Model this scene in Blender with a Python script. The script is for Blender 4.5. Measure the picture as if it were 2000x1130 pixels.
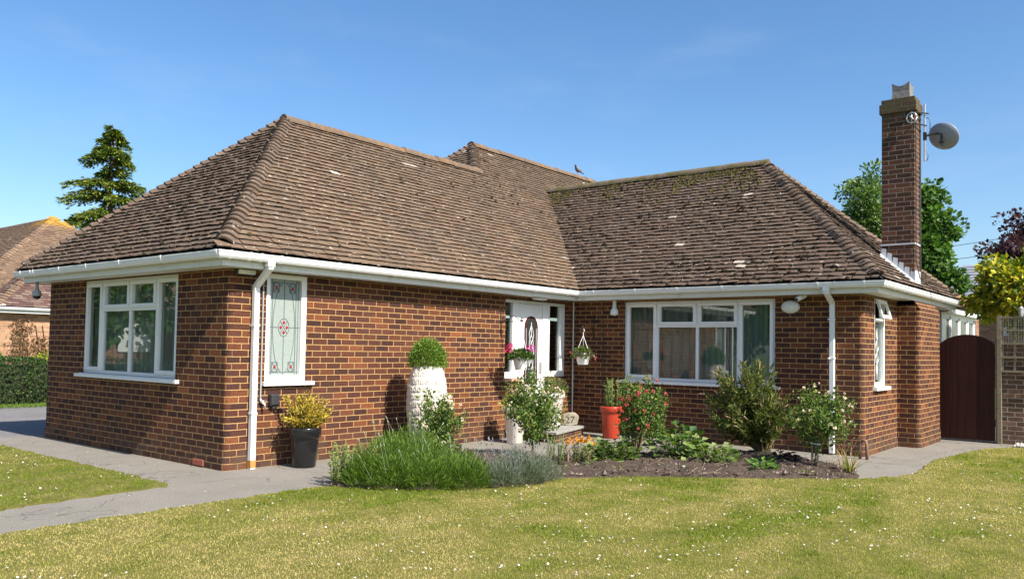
import bpy, math, random
import numpy as np
from mathutils import Vector, Matrix

for o in list(bpy.data.objects): bpy.data.objects.remove(o)
S = bpy.context.scene
COL = S.collection
R = math.radians
rng = np.random.default_rng(7)
random.seed(7)

# ------------------------------------------------------------------ camera
cam_d = bpy.data.cameras.new('camera'); cam = bpy.data.objects.new('camera', cam_d); COL.objects.link(cam)
F_PX = 1598.95; YAW = .677; PITCH = .0372; ROLL = .0172
CAM = np.array([8.2106, -5.1711, 1.4196])
fw = Vector((-math.sin(YAW) * math.cos(PITCH), math.cos(YAW) * math.cos(PITCH), math.sin(PITCH)))
rt = Vector((math.cos(YAW), math.sin(YAW), 0)); up = rt.cross(fw)
rt2 = rt * math.cos(ROLL) + up * math.sin(ROLL); up2 = -rt * math.sin(ROLL) + up * math.cos(ROLL)
M4 = Matrix(((rt2.x, up2.x, -fw.x, CAM[0]), (rt2.y, up2.y, -fw.y, CAM[1]), (rt2.z, up2.z, -fw.z, CAM[2]), (0, 0, 0, 1)))
cam.matrix_world = M4
cam_d.sensor_width = 36; cam_d.lens = 36 * F_PX / 2000
cam_d.shift_x = .0015; cam_d.shift_y = .0278
cam_d.clip_start = .05; cam_d.clip_end = 2000
S.camera = cam

# ------------------------------------------------------------------ light
SUNV = Vector((1.0, -.12, .977)).normalized()
EL = math.asin(SUNV.z); AZ = math.atan2(SUNV.x, SUNV.y)
W = bpy.data.worlds.new('World'); S.world = W; W.use_nodes = True
wn = W.node_tree.nodes; wl = W.node_tree.links; wn.clear()
sky = wn.new('ShaderNodeTexSky'); sky.sky_type = 'NISHITA'; sky.sun_disc = False
sky.sun_elevation = EL; sky.sun_rotation = AZ; sky.altitude = 0; sky.air_density = 1.0; sky.dust_density = 1.3; sky.ozone_density = 3.0
bg = wn.new('ShaderNodeBackground'); bg.inputs[1].default_value = .102
wo = wn.new('ShaderNodeOutputWorld'); hsv = wn.new('ShaderNodeHueSaturation'); hsv.inputs['Saturation'].default_value = 1.2; wl.new(sky.outputs[0], hsv.inputs['Color']); 
tcw = wn.new('ShaderNodeTexCoord'); mpw = wn.new('ShaderNodeMapping'); mpw.inputs['Scale'].default_value = (2.2, 2.2, 7); nzw = wn.new('ShaderNodeTexNoise'); nzw.inputs['Scale'].default_value = 1.6; nzw.inputs['Detail'].default_value = 7; nzw.inputs['Roughness'].default_value = .62
wl.new(tcw.outputs['Generated'], mpw.inputs[0]); wl.new(mpw.outputs[0], nzw.inputs['Vector']); mrw = wn.new('ShaderNodeMapRange'); mrw.interpolation_type = 'SMOOTHSTEP'; mrw.inputs[1].default_value = .50; mrw.inputs[2].default_value = .85; mrw.inputs[4].default_value = .11; wl.new(nzw.outputs[0], mrw.inputs[0])
mxw = wn.new('ShaderNodeMix'); mxw.data_type = 'RGBA'; mxw.inputs[7].default_value = (4.6, 4.9, 5.3, 1); wl.new(mrw.outputs[0], mxw.inputs[0]); wl.new(hsv.outputs[0], mxw.inputs[6]); wl.new(mxw.outputs[2], bg.inputs[0]); wl.new(bg.outputs[0], wo.inputs[0])
sl = bpy.data.lights.new('sun', 'SUN'); sl.energy = 5.0; sl.angle = R(.5); sl.color = (1, .93, .82)
so = bpy.data.objects.new('sun', sl); COL.objects.link(so)
so.rotation_euler = SUNV.to_track_quat('Z', 'Y').to_euler(); so.location = (20, -5, 20)
S.view_settings.view_transform = 'Standard'; S.view_settings.look = 'None'
S.view_settings.exposure = 0.95; S.view_settings.gamma = 1
S.cycles.max_bounces = 6; S.cycles.diffuse_bounces = 2; S.cycles.transparent_max_bounces = 16
S.cycles.use_denoising = True

# ------------------------------------------------------------------ helpers
def link(o, parent=None):
    COL.objects.link(o)
    if parent is not None: o.parent = parent
    return o
def tag(o, label=None, cat=None, group=None, kind=None):
    if label: o['label'] = label
    if cat: o['category'] = cat
    if group: o['group'] = group
    if kind: o['kind'] = kind
    return o
def thing(name, label, cat, loc=(0, 0, 0), group=None):
    o = link(bpy.data.objects.new(name, None)); o.location = loc; o.empty_display_size = .1
    return tag(o, label, cat, group)

class MB:
    def __init__(s): s.v = []; s.f = []; s.uv = []; s.c = []
    def add(s, vs, fs, uvs=None, col=None):
        b = len(s.v); s.v += [tuple(x) for x in vs]
        for i, f in enumerate(fs):
            s.f.append([b + k for k in f])
            s.uv.append(uvs[i] if uvs else None); s.c.append(col)
    def quad(s, a, b, c, d, uv=None, col=None): s.add([a, b, c, d], [(0, 1, 2, 3)], [uv] if uv else None, col)
    def box(s, x0, x1, y0, y1, z0, z1, col=None):
        s.add([(x0, y0, z0), (x1, y0, z0), (x1, y1, z0), (x0, y1, z0), (x0, y0, z1), (x1, y0, z1), (x1, y1, z1), (x0, y1, z1)],
              [(0, 3, 2, 1), (4, 5, 6, 7), (0, 1, 5, 4), (1, 2, 6, 5), (2, 3, 7, 6), (3, 0, 4, 7)], None, col)
    def fbox(s, Fr, u0, u1, z0, z1, d0, d1):
        O, U, N = Fr
        def p(u, z, d): return (O[0] + U[0] * u + N[0] * d, O[1] + U[1] * u + N[1] * d, z)
        s.add([p(u0, z0, d0), p(u1, z0, d0), p(u1, z0, d1), p(u0, z0, d1), p(u0, z1, d0), p(u1, z1, d0), p(u1, z1, d1), p(u0, z1, d1)],
              [(0, 1, 2, 3), (7, 6, 5, 4), (4, 5, 1, 0), (5, 6, 2, 1), (6, 7, 3, 2), (7, 4, 0, 3)])
    def tube(s, pts, r, n=6, cap=True, flat=None):
        pts = [Vector(p) for p in pts]; rs = r if isinstance(r, (list, tuple)) else [r] * len(pts)
        b = len(s.v); prev = None
        for i, p in enumerate(pts):
            if i == 0: d = pts[1] - p
            elif i == len(pts) - 1: d = p - pts[i - 1]
            else: d = (pts[i + 1] - p).normalized() + (p - pts[i - 1]).normalized()
            if d.length < 1e-9: d = Vector((0, 0, 1))
            d.normalize()
            if prev is None:
                x = d.orthogonal().normalized() if flat is None else (Vector(flat) - d * d.dot(Vector(flat))).normalized()
            else:
                x = prev - d * prev.dot(d)
                x = x.normalized() if x.length > 1e-6 else d.orthogonal().normalized()
            prev = x; y = d.cross(x)
            ph = math.pi / 4 if n == 4 else 0
            rr = rs[i] * (1.414 if n == 4 else 1)
            for k in range(n):
                a = 2 * math.pi * k / n + ph; s.v.append(tuple(p + x * math.cos(a) * rr + y * math.sin(a) * rr))
        for i in range(len(pts) - 1):
            for k in range(n):
                k2 = (k + 1) % n; s.f.append([b + i * n + k, b + i * n + k2, b + (i + 1) * n + k2, b + (i + 1) * n + k]); s.uv.append(None); s.c.append(None)
        if cap:
            s.f.append([b + k for k in range(n)][::-1]); s.f.append([b + (len(pts) - 1) * n + k for k in range(n)])
            s.uv += [None, None]; s.c += [None, None]
    def lathe(s, prof, cx=0, cy=0, n=32, fn=None):
        b = len(s.v)
        for i, (r, z) in enumerate(prof):
            for k in range(n):
                a = 2 * math.pi * k / n; q = r if fn is None else fn(r, z, a)
                s.v.append((cx + q * math.cos(a), cy + q * math.sin(a), z))
        for i in range(len(prof) - 1):
            for k in range(n):
                k2 = (k + 1) % n; s.f.append([b + i * n + k, b + i * n + k2, b + (i + 1) * n + k2, b + (i + 1) * n + k]); s.uv.append(None); s.c.append(None)
    def build(s, name, mat, parent=None, smooth=False, loc=(0, 0, 0), bevel=0):
        me = bpy.data.meshes.new(name); me.from_pydata(s.v, [], s.f); me.update()
        if any(u is not None for u in s.uv):
            l = me.uv_layers.new(name='UVMap'); i = 0; d = []
            for f, u in zip(s.f, s.uv):
                for k in range(len(f)): d += list(u[k]) if u is not None else [0, 0]
            l.data.foreach_set('uv', d)
        if any(c is not None for c in s.c):
            at = me.attributes.new('Col', 'FLOAT_COLOR', 'FACE')
            at.data.foreach_set('color', [q for c in s.c for q in ((list(c) + [1]) if c is not None else [.2, .2, .2, 1])])
        if smooth: me.polygons.foreach_set('use_smooth', [True] * len(me.polygons))
        me.materials.append(mat)
        o = bpy.data.objects.new(name, me); link(o, parent); o.location = loc
        if bevel:
            m = o.modifiers.new('bevel', 'BEVEL'); m.width = bevel; m.segments = 2; m.limit_method = 'ANGLE'; m.angle_limit = R(35)
        return o

def npmesh(name, V, Fq, mat, parent=None, col=None, smooth=False):
    """V (n,3), Fq (m,k) constant k; col (m,3) per face"""
    me = bpy.data.meshes.new(name); V = np.asarray(V, np.float32); Fq = np.asarray(Fq, np.int32); m, k = Fq.shape
    me.vertices.add(len(V)); me.vertices.foreach_set('co', V.ravel())
    me.loops.add(m * k); me.loops.foreach_set('vertex_index', Fq.ravel())
    me.polygons.add(m); me.polygons.foreach_set('loop_start', np.arange(0, m * k, k, dtype=np.int32))
    me.polygons.foreach_set('loop_total', np.full(m, k, np.int32))
    me.update(calc_edges=True)
    if col is not None:
        at = me.attributes.new('Col', 'FLOAT_COLOR', 'FACE')
        at.data.foreach_set('color', np.concatenate([col, np.ones((m, 1))], 1).astype(np.float32).ravel())
    me.polygons.foreach_set('use_smooth', np.full(m, bool(smooth)))
    me.materials.append(mat)
    return link(bpy.data.objects.new(name, me), parent)

def unit(a): return a / (np.linalg.norm(a, axis=1, keepdims=True) + 1e-9)
def leaf_arrays(P, D, L, Wd, fold=.25, N=None):
    n = len(P); D = unit(D); A = rng.normal(size=(n, 3)) if N is None else N
    Sx = unit(np.cross(D, A)); Nn = np.cross(Sx, D)
    L = np.broadcast_to(L, n)[:, None]; Wd = np.broadcast_to(Wd, n)[:, None]
    V = np.stack([P, P + D * L * .5 + Sx * Wd * .5 + Nn * Wd * fold, P + D * L, P + D * L * .5 - Sx * Wd * .5 + Nn * Wd * fold], 1).reshape(-1, 3)
    return V, np.arange(n * 4).reshape(n, 4)
def mixcol(n, cols, wts=None, jit=.18):
    cols = np.array(cols); i = rng.choice(len(cols), n, p=wts)
    return cols[i] * (1 + rng.normal(size=(n, 1)) * jit).clip(.5, 1.7)
def leaves(name, P, D, L, Wd, cols, mat, parent, wts=None, fold=.25, N=None):
    V, Fq = leaf_arrays(P, D, L, Wd, fold, N)
    return npmesh(name, V, Fq, mat, parent, mixcol(len(P), cols, wts))
def ball(n, p=.45):
    d = unit(rng.normal(size=(n, 3))); return d * rng.random((n, 1)) ** p

_lat = {}
def vnoise(x, y, seed=0):
    if seed not in _lat: _lat[seed] = np.random.default_rng(seed + 100).random((256, 256))
    T = _lat[seed]; xi = np.floor(x).astype(int); yi = np.floor(y).astype(int); fx = x - xi; fy = y - yi
    fx = fx * fx * (3 - 2 * fx); fy = fy * fy * (3 - 2 * fy)
    g = lambda a, b: T[a % 256, b % 256]
    return (g(xi, yi) * (1 - fx) + g(xi + 1, yi) * fx) * (1 - fy) + (g(xi, yi + 1) * (1 - fx) + g(xi + 1, yi + 1) * fx) * fy
def fbm(x, y, seed=0, o=4):
    v = 0; a = .5; t = 0
    for i in range(o): v = v + a * vnoise(x * 2 ** i, y * 2 ** i, seed + i); t += a; a *= .5
    return v / t
def inpoly(x, y, poly):
    r = np.zeros(np.shape(x), bool); j = len(poly) - 1
    for i in range(len(poly)):
        xi, yi = poly[i]; xj, yj = poly[j]
        c = ((yi > y) != (yj > y)) & (x < (xj - xi) * (y - yi) / ((yj - yi) + 1e-12) + xi)
        r ^= c; j = i
    return r

# ------------------------------------------------------------------ materials
class NT:
    def __init__(s, name):
        s.m = bpy.data.materials.new(name); s.m.use_nodes = True; s.t = s.m.node_tree; s.t.nodes.clear()
        s.out = s.n('ShaderNodeOutputMaterial'); s.b = s.n('ShaderNodeBsdfPrincipled'); s.l(s.b.outputs[0], s.out.inputs[0])
    def n(s, t, **k):
        x = s.t.nodes.new(t)
        for a, v in k.items(): setattr(x, a, v)
        return x
    def l(s, a, b): s.t.links.new(a, b)
    def put(s, sock, v):
        if hasattr(v, 'is_output') or isinstance(v, bpy.types.NodeSocket): s.l(v, sock)
        else: sock.default_value = v
    def math(s, op, a, b=0, c=0):
        x = s.n('ShaderNodeMath', operation=op); s.put(x.inputs[0], a); s.put(x.inputs[1], b); s.put(x.inputs[2], c); return x.outputs[0]
    def mix(s, f, a, b, mode='MIX'):
        x = s.n('ShaderNodeMix', data_type='RGBA', blend_type=mode); s.put(x.inputs[0], f)
        for k, v in ((6, a), (7, b)):
            if isinstance(v, tuple) and len(v) == 3: v = (*v, 1)
            s.put(x.inputs[k], v)
        return x.outputs[2]
    def noise(s, scale, detail=4, rough=.55, vec=None, dim='3D'):
        x = s.n('ShaderNodeTexNoise', noise_dimensions=dim); x.inputs['Scale'].default_value = scale; x.inputs['Detail'].default_value = detail; x.inputs['Roughness'].default_value = rough
        s.l(vec if vec is not None else s.obj(), x.inputs['Vector']); return x.outputs[0]
    def obj(s):
        if not hasattr(s, '_o'): s._o = s.n('ShaderNodeTexCoord').outputs['Object']
        return s._o
    def ramp(s, f, stops, interp='LINEAR'):
        x = s.n('ShaderNodeValToRGB'); e = x.color_ramp.elements; x.color_ramp.interpolation = interp
        while len(e) < len(stops): e.new(.5)
        for i, (p, c) in enumerate(stops): e[i].position = p; e[i].color = (*c, 1) if len(c) == 3 else c
        s.put(x.inputs[0], f); return x.outputs[0]
    def step(s, f, a, b):
        x = s.n('ShaderNodeMapRange', interpolation_type='SMOOTHSTEP'); s.put(x.inputs[0], f); x.inputs[1].default_value = a; x.inputs[2].default_value = b; return x.outputs[0]
    def bump(s, h, st=.5, dist=.01):
        x = s.n('ShaderNodeBump'); x.inputs['Strength'].default_value = st; x.inputs['Distance'].default_value = dist; s.l(h, x.inputs['Height']); s.l(x.outputs[0], s.b.inputs['Normal'])
    def col(s, c): s.put(s.b.inputs['Base Color'], (*c, 1) if isinstance(c, tuple) and len(c) == 3 else c)
    def rough(s, r): s.put(s.b.inputs['Roughness'], r)
    def spec(s, v): s.b.inputs['Specular IOR Level'].default_value = v

def plain(name, c, rough=.5, var=.12, scale=12, bump=0, spec=.5, metal=0):
    t = NT(name); f = t.noise(scale, 5)
    t.col(t.mix(f, tuple(x * (1 - var) for x in c), tuple(x * (1 + var) for x in c))); t.rough(rough); t.spec(spec); t.b.inputs['Metallic'].default_value = metal
    if bump: t.bump(t.noise(scale * 4, 4), .6, bump)
    return t.m

def brick(name, stops, mortar, stain=.25, length=.225, dirt=(.05, .045, .035), top=0):
    t = NT(name); uv = t.n('ShaderNodeUVMap').outputs[0]; sp = t.n('ShaderNodeSeparateXYZ'); t.l(uv, sp.inputs[0])
    u, v = sp.outputs[0], sp.outputs[1]
    wob = t.noise(9, 2); wob2 = t.math('MULTIPLY', t.math('SUBTRACT', wob, .5), .006)
    v2 = t.math('DIVIDE', t.math('ADD', v, wob2), .075); row = t.math('FLOOR', v2); fv = t.math('FRACT', v2)
    rj = t.n('ShaderNodeTexWhiteNoise', noise_dimensions='1D'); t.l(row, rj.inputs['W'])
    u2 = t.math('ADD', t.math('DIVIDE', u, length), t.math('ADD', t.math('MULTIPLY', t.math('FLOORED_MODULO', row, 2), .5), t.math('MULTIPLY', rj.outputs[0], .12)))
    colm = t.math('FLOOR', u2); fu = t.math('FRACT', u2)
    du = t.math('MULTIPLY', t.math('MINIMUM', fu, t.math('SUBTRACT', 1, fu)), length)
    dv = t.math('MULTIPLY', t.math('MINIMUM', fv, t.math('SUBTRACT', 1, fv)), .075)
    d = t.math('ADD', t.math('MINIMUM', du, dv), t.math('MULTIPLY', t.math('SUBTRACT', t.noise(70, 3), .5), .006))
    mask = t.step(d, .0035, .0068)
    cv = t.n('ShaderNodeCombineXYZ'); t.l(colm, cv.inputs[0]); t.l(row, cv.inputs[1])
    wn_ = t.n('ShaderNodeTexWhiteNoise', noise_dimensions='2D'); t.l(cv.outputs[0], wn_.inputs['Vector'])
    wc = t.n('ShaderNodeTexWhiteNoise', noise_dimensions='3D'); cv2 = t.n('ShaderNodeCombineXYZ'); t.l(colm, cv2.inputs[0]); t.l(row, cv2.inputs[1]); cv2.inputs[2].default_value = 3.3; t.l(cv2.outputs[0], wc.inputs['Vector'])
    bc = t.ramp(t.math('ADD', t.math('MULTIPLY', wn_.outputs[0], .86), t.math('MULTIPLY', t.noise(1.3, 3), .16)), stops)
    f1 = t.noise(38, 5, .65); bc = t.mix(t.step(f1, .35, .75), bc, t.mix(1.0, bc, (.55, .5, .5), 'MULTIPLY'))
    f2 = t.noise(130, 3, .6); bc = t.mix(t.math('MULTIPLY', t.step(f2, .58, .75), .35), bc, (.42, .24, .13))
    bri = t.math('ADD', .8, t.math('MULTIPLY', wc.outputs[0], .42)); bx = t.n('ShaderNodeCombineXYZ')
    for k in range(3): t.l(bri, bx.inputs[k])
    bc = t.mix(1.0, bc, bx.outputs[0], 'MULTIPLY')
    mc = t.mix(t.noise(26, 5, .7), tuple(x * .62 for x in mortar), tuple(min(1, x * 1.25) for x in mortar))
    c = t.mix(mask, mc, bc)
    sn = t.noise(1.1, 6, .62); c = t.mix(t.math('MULTIPLY', t.step(sn, .5, .78), stain), c, dirt)
    c = t.mix(t.math('MULTIPLY', t.math('MULTIPLY', t.step(v, .5, .02), t.step(t.noise(5, 5, .7), .38, .62)), .55), c, (.075, .062, .045))
    c = t.mix(t.math('MULTIPLY', t.step(t.noise(2.3, 6, .7), .62, .76), .12), c, (.30, .20, .13))
    if top: c = t.mix(t.math('MULTIPLY', t.step(v, top - .12, top + .1), t.step(t.noise(11, 4, .7), .35, .55)), c, (.085, .068, .036))
    t.col(c); t.rough(.88); t.spec(.25)
    h = t.math('ADD', t.math('MULTIPLY', mask, 1), t.math('MULTIPLY', t.math('ADD', f1, t.noise(160, 3)), .22)); t.bump(h, .85, .006)
    return t.m

M = {}
M['brick'] = brick('red_brick', [(0, (.043, .0195, .017)), (.25, (.065, .0245, .0185)), (.48, (.102, .035, .0205)), (.62, (.083, .0295, .019)), (.82, (.138, .046, .0215)), (1, (.225, .079, .029))], (.44, .268, .108), .30)
M['brick_stack'] = brick('weathered_chimney_brick', [(0, (.04, .021, .016)), (.4, (.070, .031, .021)), (.7, (.108, .043, .026)), (1, (.14, .06, .034))], (.26, .22, .17), .5, top=5.2)
M['brick_old'] = brick('old_garden_brick', [(0, (.10, .062, .045)), (.5, (.16, .095, .065)), (1, (.24, .14, .09))], (.42, .37, .28), .45)
M['brick_pale'] = brick('pale_orange_brick', [(0, (.32, .16, .09)), (.5, (.40, .22, .13)), (1, (.45, .29, .18))], (.46, .34, .22), .08)
M['brick_far'] = brick('distant_brick', [(0, (.2, .09, .06)), (1, (.34, .17, .11))], (.4, .3, .22), .1)

def tile_mat(name, moss, base=1.0, lichen=.64):
    t = NT(name); at = t.n('ShaderNodeAttribute', attribute_name='Col').outputs[0]
    c = t.mix(t.noise(24, 5, .7), t.mix(1., at, (.62, .6, .6), 'MULTIPLY'), t.mix(1., at, (1.3, 1.28, 1.25), 'MULTIPLY'))
    c = t.mix(t.math('MULTIPLY', t.step(t.noise(1.4, 5, .6), .45, .75), .55), c, (.075, .06, .05))
    li = t.step(t.noise(17, 2, .45), lichen, lichen + .03); li = t.math('MULTIPLY', li, t.step(t.noise(60, 3, .6), .35, .5)); c = t.mix(t.math('MULTIPLY', li, .75), c, (.48, .45, .4))
    ms = t.step(t.noise(4.5, 6, .7), moss, moss + .12); c = t.mix(t.math('MULTIPLY', ms, .8), c, (.055, .05, .022))
    t.col(c); t.rough(.93); t.spec(.15); t.bump(t.noise(90, 5, .7), .7, .006); return t.m
M['tile'] = tile_mat('brown_roof_tile', .63, lichen=.675)
M['tile_far'] = tile_mat('tan_roof_tile', .8, lichen=.68)
def attr_mat(name, rough=.8, trans=.0, spec=.3, noisy=0):
    t = NT(name); at = t.n('ShaderNodeAttribute', attribute_name='Col').outputs[0]; c = at
    if noisy: c = t.mix(t.noise(noisy, 4, .6), t.mix(1., at, (.6, .6, .6), 'MULTIPLY'), t.mix(1., at, (1.35, 1.35, 1.35), 'MULTIPLY'))
    t.col(c); t.rough(rough); t.spec(spec)
    if trans:
        tr = t.n('ShaderNodeBsdfTranslucent'); t.l(t.mix(1., c, (1.25, 1.45, .5), 'MULTIPLY'), tr.inputs[0]); mx = t.n('ShaderNodeMixShader'); mx.inputs[0].default_value = trans
        t.l(t.b.outputs[0], mx.inputs[1]); t.l(tr.outputs[0], mx.inputs[2]); t.l(mx.outputs[0], t.out.inputs[0])
    return t.m
M['leaf'] = attr_mat('leaf', .55, .3, .28)
M['needle'] = attr_mat('needle_leaf', .6, .15, .3)
M['petal'] = attr_mat('petal', .6, .3, .2)
M['attr'] = attr_mat('mottled_surface', .9, 0, .2, 40)
M['grass'] = attr_mat('grass_blade', .7, .45, .15)

def asphalt(name, c, flecks=True):
    t = NT(name); f = t.noise(75, 6, .8); g = t.noise(1.2, 5, .6); k = t.mix(t.step(f, .25, .75), tuple(x * .5 for x in c), tuple(x * 1.5 for x in c)); k = t.mix(t.math('MULTIPLY', t.step(t.noise(7, 5, .7), .52, .72), .4), k, (.17, .15, .11))
    k = t.mix(t.math('MULTIPLY', t.step(g, .4, .7), .35), k, tuple(x * .62 for x in c))
    k = t.mix(t.math('MULTIPLY', t.step(t.noise(60, 2, .4), .66, .70), .5), k, (.5, .48, .44))
    vo = t.n('ShaderNodeTexVoronoi', feature='DISTANCE_TO_EDGE'); vo.inputs['Scale'].default_value = .55
    mp = t.n('ShaderNodeVectorMath', operation='ADD'); nz = t.n('ShaderNodeTexNoise'); nz.inputs['Scale'].default_value = 2.5; t.l(t.obj(), nz.inputs['Vector']); t.l(t.obj(), mp.inputs[0]); t.l(nz.outputs[1], mp.inputs[1]); t.l(mp.outputs[0], vo.inputs['Vector'])
    k = t.mix(t.math('MULTIPLY', t.math('SUBTRACT', 1, t.step(vo.outputs[0], .002, .009)), .55), k, (.05, .048, .042))
    t.col(k); t.rough(.92); t.spec(.2); t.bump(f, .8, .006); return t.m
M['path'] = asphalt('worn_grey_tarmac', (.205, .191, .167))
M['drive'] = asphalt('drive_tarmac', (.165, .16, .165))
t = NT('lawn_turf'); k = t.ramp(t.noise(3, 6, .7), [(.3, (.14, .17, .03)), (.5, (.24, .23, .06)), (.7, (.36, .29, .12))]); t.col(t.mix(t.noise(120, 3), t.mix(1., k, (.5, .5, .5), 'MULTIPLY'), k)); t.rough(.95); t.spec(.1); t.bump(t.noise(160, 3), 1, .02); M['turf'] = t.m
t = NT('far_grass'); t.col(t.ramp(t.noise(.6, 6, .7), [(.3, (.06, .1, .02)), (.7, (.12, .15, .04))])); t.rough(.95); M['far_grass'] = t.m
t = NT('garden_soil'); t.col(t.ramp(t.noise(22, 6, .75), [(.3, (.05, .036, .028)), (.55, (.11, .082, .065)), (.75, (.19, .15, .12))])); t.rough(.97); t.spec(.1); t.bump(t.noise(60, 6, .8), 1, .03); M['soil'] = t.m
M['upvc'] = plain('white_upvc', (.77, .77, .755), .3, .06, 4)
t = NT('weathered_white_upvc'); mp = t.n('ShaderNodeMapping'); mp.inputs['Scale'].default_value = (7, 7, .8); t.l(t.obj(), mp.inputs[0]); t.col(t.mix(t.math('MULTIPLY', t.step(t.noise(1, 5, .7, mp.outputs[0]), .5, .75), .5), (.70, .70, .66), (.42, .41, .33))); t.rough(.42); M['upvc_old'] = t.m
M['soffit'] = plain('white_painted_soffit', (.72, .71, .67), .5, .06, 6)
M['rust'] = plain('rusty_stain', (.45, .2, .05), .8, .4, 30)
M['black'] = plain('glossy_black_plastic', (.012, .012, .013), .22, .3, 8)
M['dark'] = plain('black_metal', (.02, .019, .018), .5, .3, 20)
M['grey_plastic'] = plain('grey_plastic', (.33, .34, .34), .5, .1, 10)
M['charcoal'] = plain('charcoal_plastic', (.03, .032, .035), .45, .2, 15)
M['red_pot'] = plain('glazed_red_pot', (.38, .042, .018), .28, .15, 4)
M['white_pot'] = plain('cream_glazed_pot', (.74, .70, .63), .35, .06, 6)
M['basket'] = plain('white_plastic_basket', (.78, .77, .75), .4, .04, 10)
M['urn'] = plain('white_plaster_urn', (.62, .565, .49), .85, .1, 9, .004, .2)
M['stone'] = plain('rough_grey_stone', (.33, .29, .22), .9, .45, 14, .02, .2)
M['slab'] = plain('grey_stone_slab', (.27, .26, .24), .85, .3, 9, .006, .2)
M['terracotta'] = plain('pink_clay_sill', (.5, .27, .19), .8, .15, 15)
M['lead'] = plain('lead_sheet', (.5, .52, .55), .5, .25, 14)
M['white_paint'] = plain('white_painted_flashing', (.75, .74, .72), .6, .1, 10)
M['came'] = plain('lead_came', (.12, .14, .15), .45, .2, 20)
M['rubyglass'] = plain('ruby_glass', (.32, .012, .025), .15, .2, 20)
M['caming_light'] = plain('silver_came', (.62, .62, .6), .35, .1, 20, 0, .5)
M['wood_gate'] = None
t = NT('dark_stained_gate'); mp = t.n('ShaderNodeMapping'); mp.inputs['Scale'].default_value = (30, 30, 1.5); t.l(t.obj(), mp.inputs[0]); f = t.noise(1, 6, .7, mp.outputs[0]); t.col(t.ramp(f, [(.3, (.017, .0045, .003)), (.7, (.042, .011, .007))])); t.rough(.5); t.spec(.2); t.bump(f, .4, .004); M['wood_gate'] = t.m
t = NT('weathered_timber'); mp = t.n('ShaderNodeMapping'); mp.inputs['Scale'].default_value = (18, 18, 18); t.l(t.obj(), mp.inputs[0]); f = t.noise(1, 6, .7, mp.outputs[0]); t.col(t.ramp(f, [(.3, (.13, .11, .075)), (.7, (.27, .23, .16))])); t.rough(.9); t.bump(f, .5, .004); M['timber'] = t.m
M['bark'] = plain('bark', (.13, .09, .06), .95, .4, 25, .01, .1)
M['bark_pale'] = plain('pale_bark', (.22, .16, .1), .95, .4, 25, .01, .1)
M['stem_green'] = plain('green_stem', (.12, .14, .05), .7, .3, 25)
M['slate'] = plain('blue_grey_slate', (.22, .24, .28), .6, .2, 6)
M['dish'] = plain('grey_dish_steel', (.23, .26, .32), .5, .12, 8)
M['galv'] = plain('galvanised_steel', (.55, .56, .57), .35, .1, 20, 0, .5, .7)
M['gravel'] = attr_mat('gravel_stone', .9, 0, .2)
M['cowl'] = plain('sooty_clay_cowl', (.2, .19, .18), .85, .5, 6, .01, .2)
M['inside'] = plain('dim_room_plaster', (.25, .24, .22), .9, .05, 2)
M['lampwhite'] = plain('opal_lamp_cover', (.7, .71, .66), .3, .05, 8)
M['pigeon'] = plain('grey_feathers', (.14, .145, .17), .75, .45, 18)
t = NT('clear_glass'); tr = t.n('ShaderNodeBsdfTransparent'); tr.inputs[0].default_value = (.86, .92, .9, 1); gl = t.n('ShaderNodeBsdfGlossy'); gl.inputs['Roughness'].default_value = .0; gl.inputs[0].default_value = (1, 1, 1, 1)
fr = t.n('ShaderNodeLayerWeight'); f = t.math('ADD', .075, t.math('MULTIPLY', t.math('POWER', fr.outputs['Facing'], 5.0), .85)); mx = t.n('ShaderNodeMixShader'); t.l(f, mx.inputs[0]); t.l(tr.outputs[0], mx.inputs[1]); t.l(gl.outputs[0], mx.inputs[2]); t.l(mx.outputs[0], t.out.inputs[0]); t.t.nodes.remove(t.b); M['glass'] = t.m
t = NT('net_curtain'); di = t.n('ShaderNodeBsdfDiffuse'); di.inputs[0].default_value = (.46, .49, .46, 1); tl = t.n('ShaderNodeBsdfTranslucent'); tl.inputs[0].default_value = (.4, .43, .4, 1); tp = t.n('ShaderNodeBsdfTransparent')
m1 = t.n('ShaderNodeMixShader'); m1.inputs[0].default_value = .4; t.l(di.outputs[0], m1.inputs[1]); t.l(tl.outputs[0], m1.inputs[2]); m2 = t.n('ShaderNodeMixShader'); m2.inputs[0].default_value = .22; t.l(m1.outputs[0], m2.inputs[1]); t.l(tp.outputs[0], m2.inputs[2]); t.l(m2.outputs[0], t.out.inputs[0]); t.t.nodes.remove(t.b); M['net'] = t.m
t = NT('obscured_glass'); f = t.noise(90, 3, .6); t.col(t.mix(f, (.17, .21, .19), (.36, .41, .38))); t.rough(.12); t.bump(f, .5, .01); M['obscure'] = t.m
t = NT('dark_door_glass'); t.col((.03, .032, .032)); t.rough(.08); M['darkglass'] = t.m

# ------------------------------------------------------------------ dimensions of the house
a = 4.738; b = 6.816; c = 4.902; e = .368; T = .90; HG = 2.42; Wr = 4.645; A = 6.595; ym = 7.742
HS = 2.27; RN = .06
house = thing('brick_bungalow', 'single storey red brick bungalow with brown tiled hipped roof and white windows', 'bungalow')
FL = ((0, 0), (1, 0), (0, -1)); FB = ((0, 0), (0, 1), (1, 0)); FR = ((0, b), (1, 0), (0, -1)); FC = ((c, 0), (0, 1), (1, 0))

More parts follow.
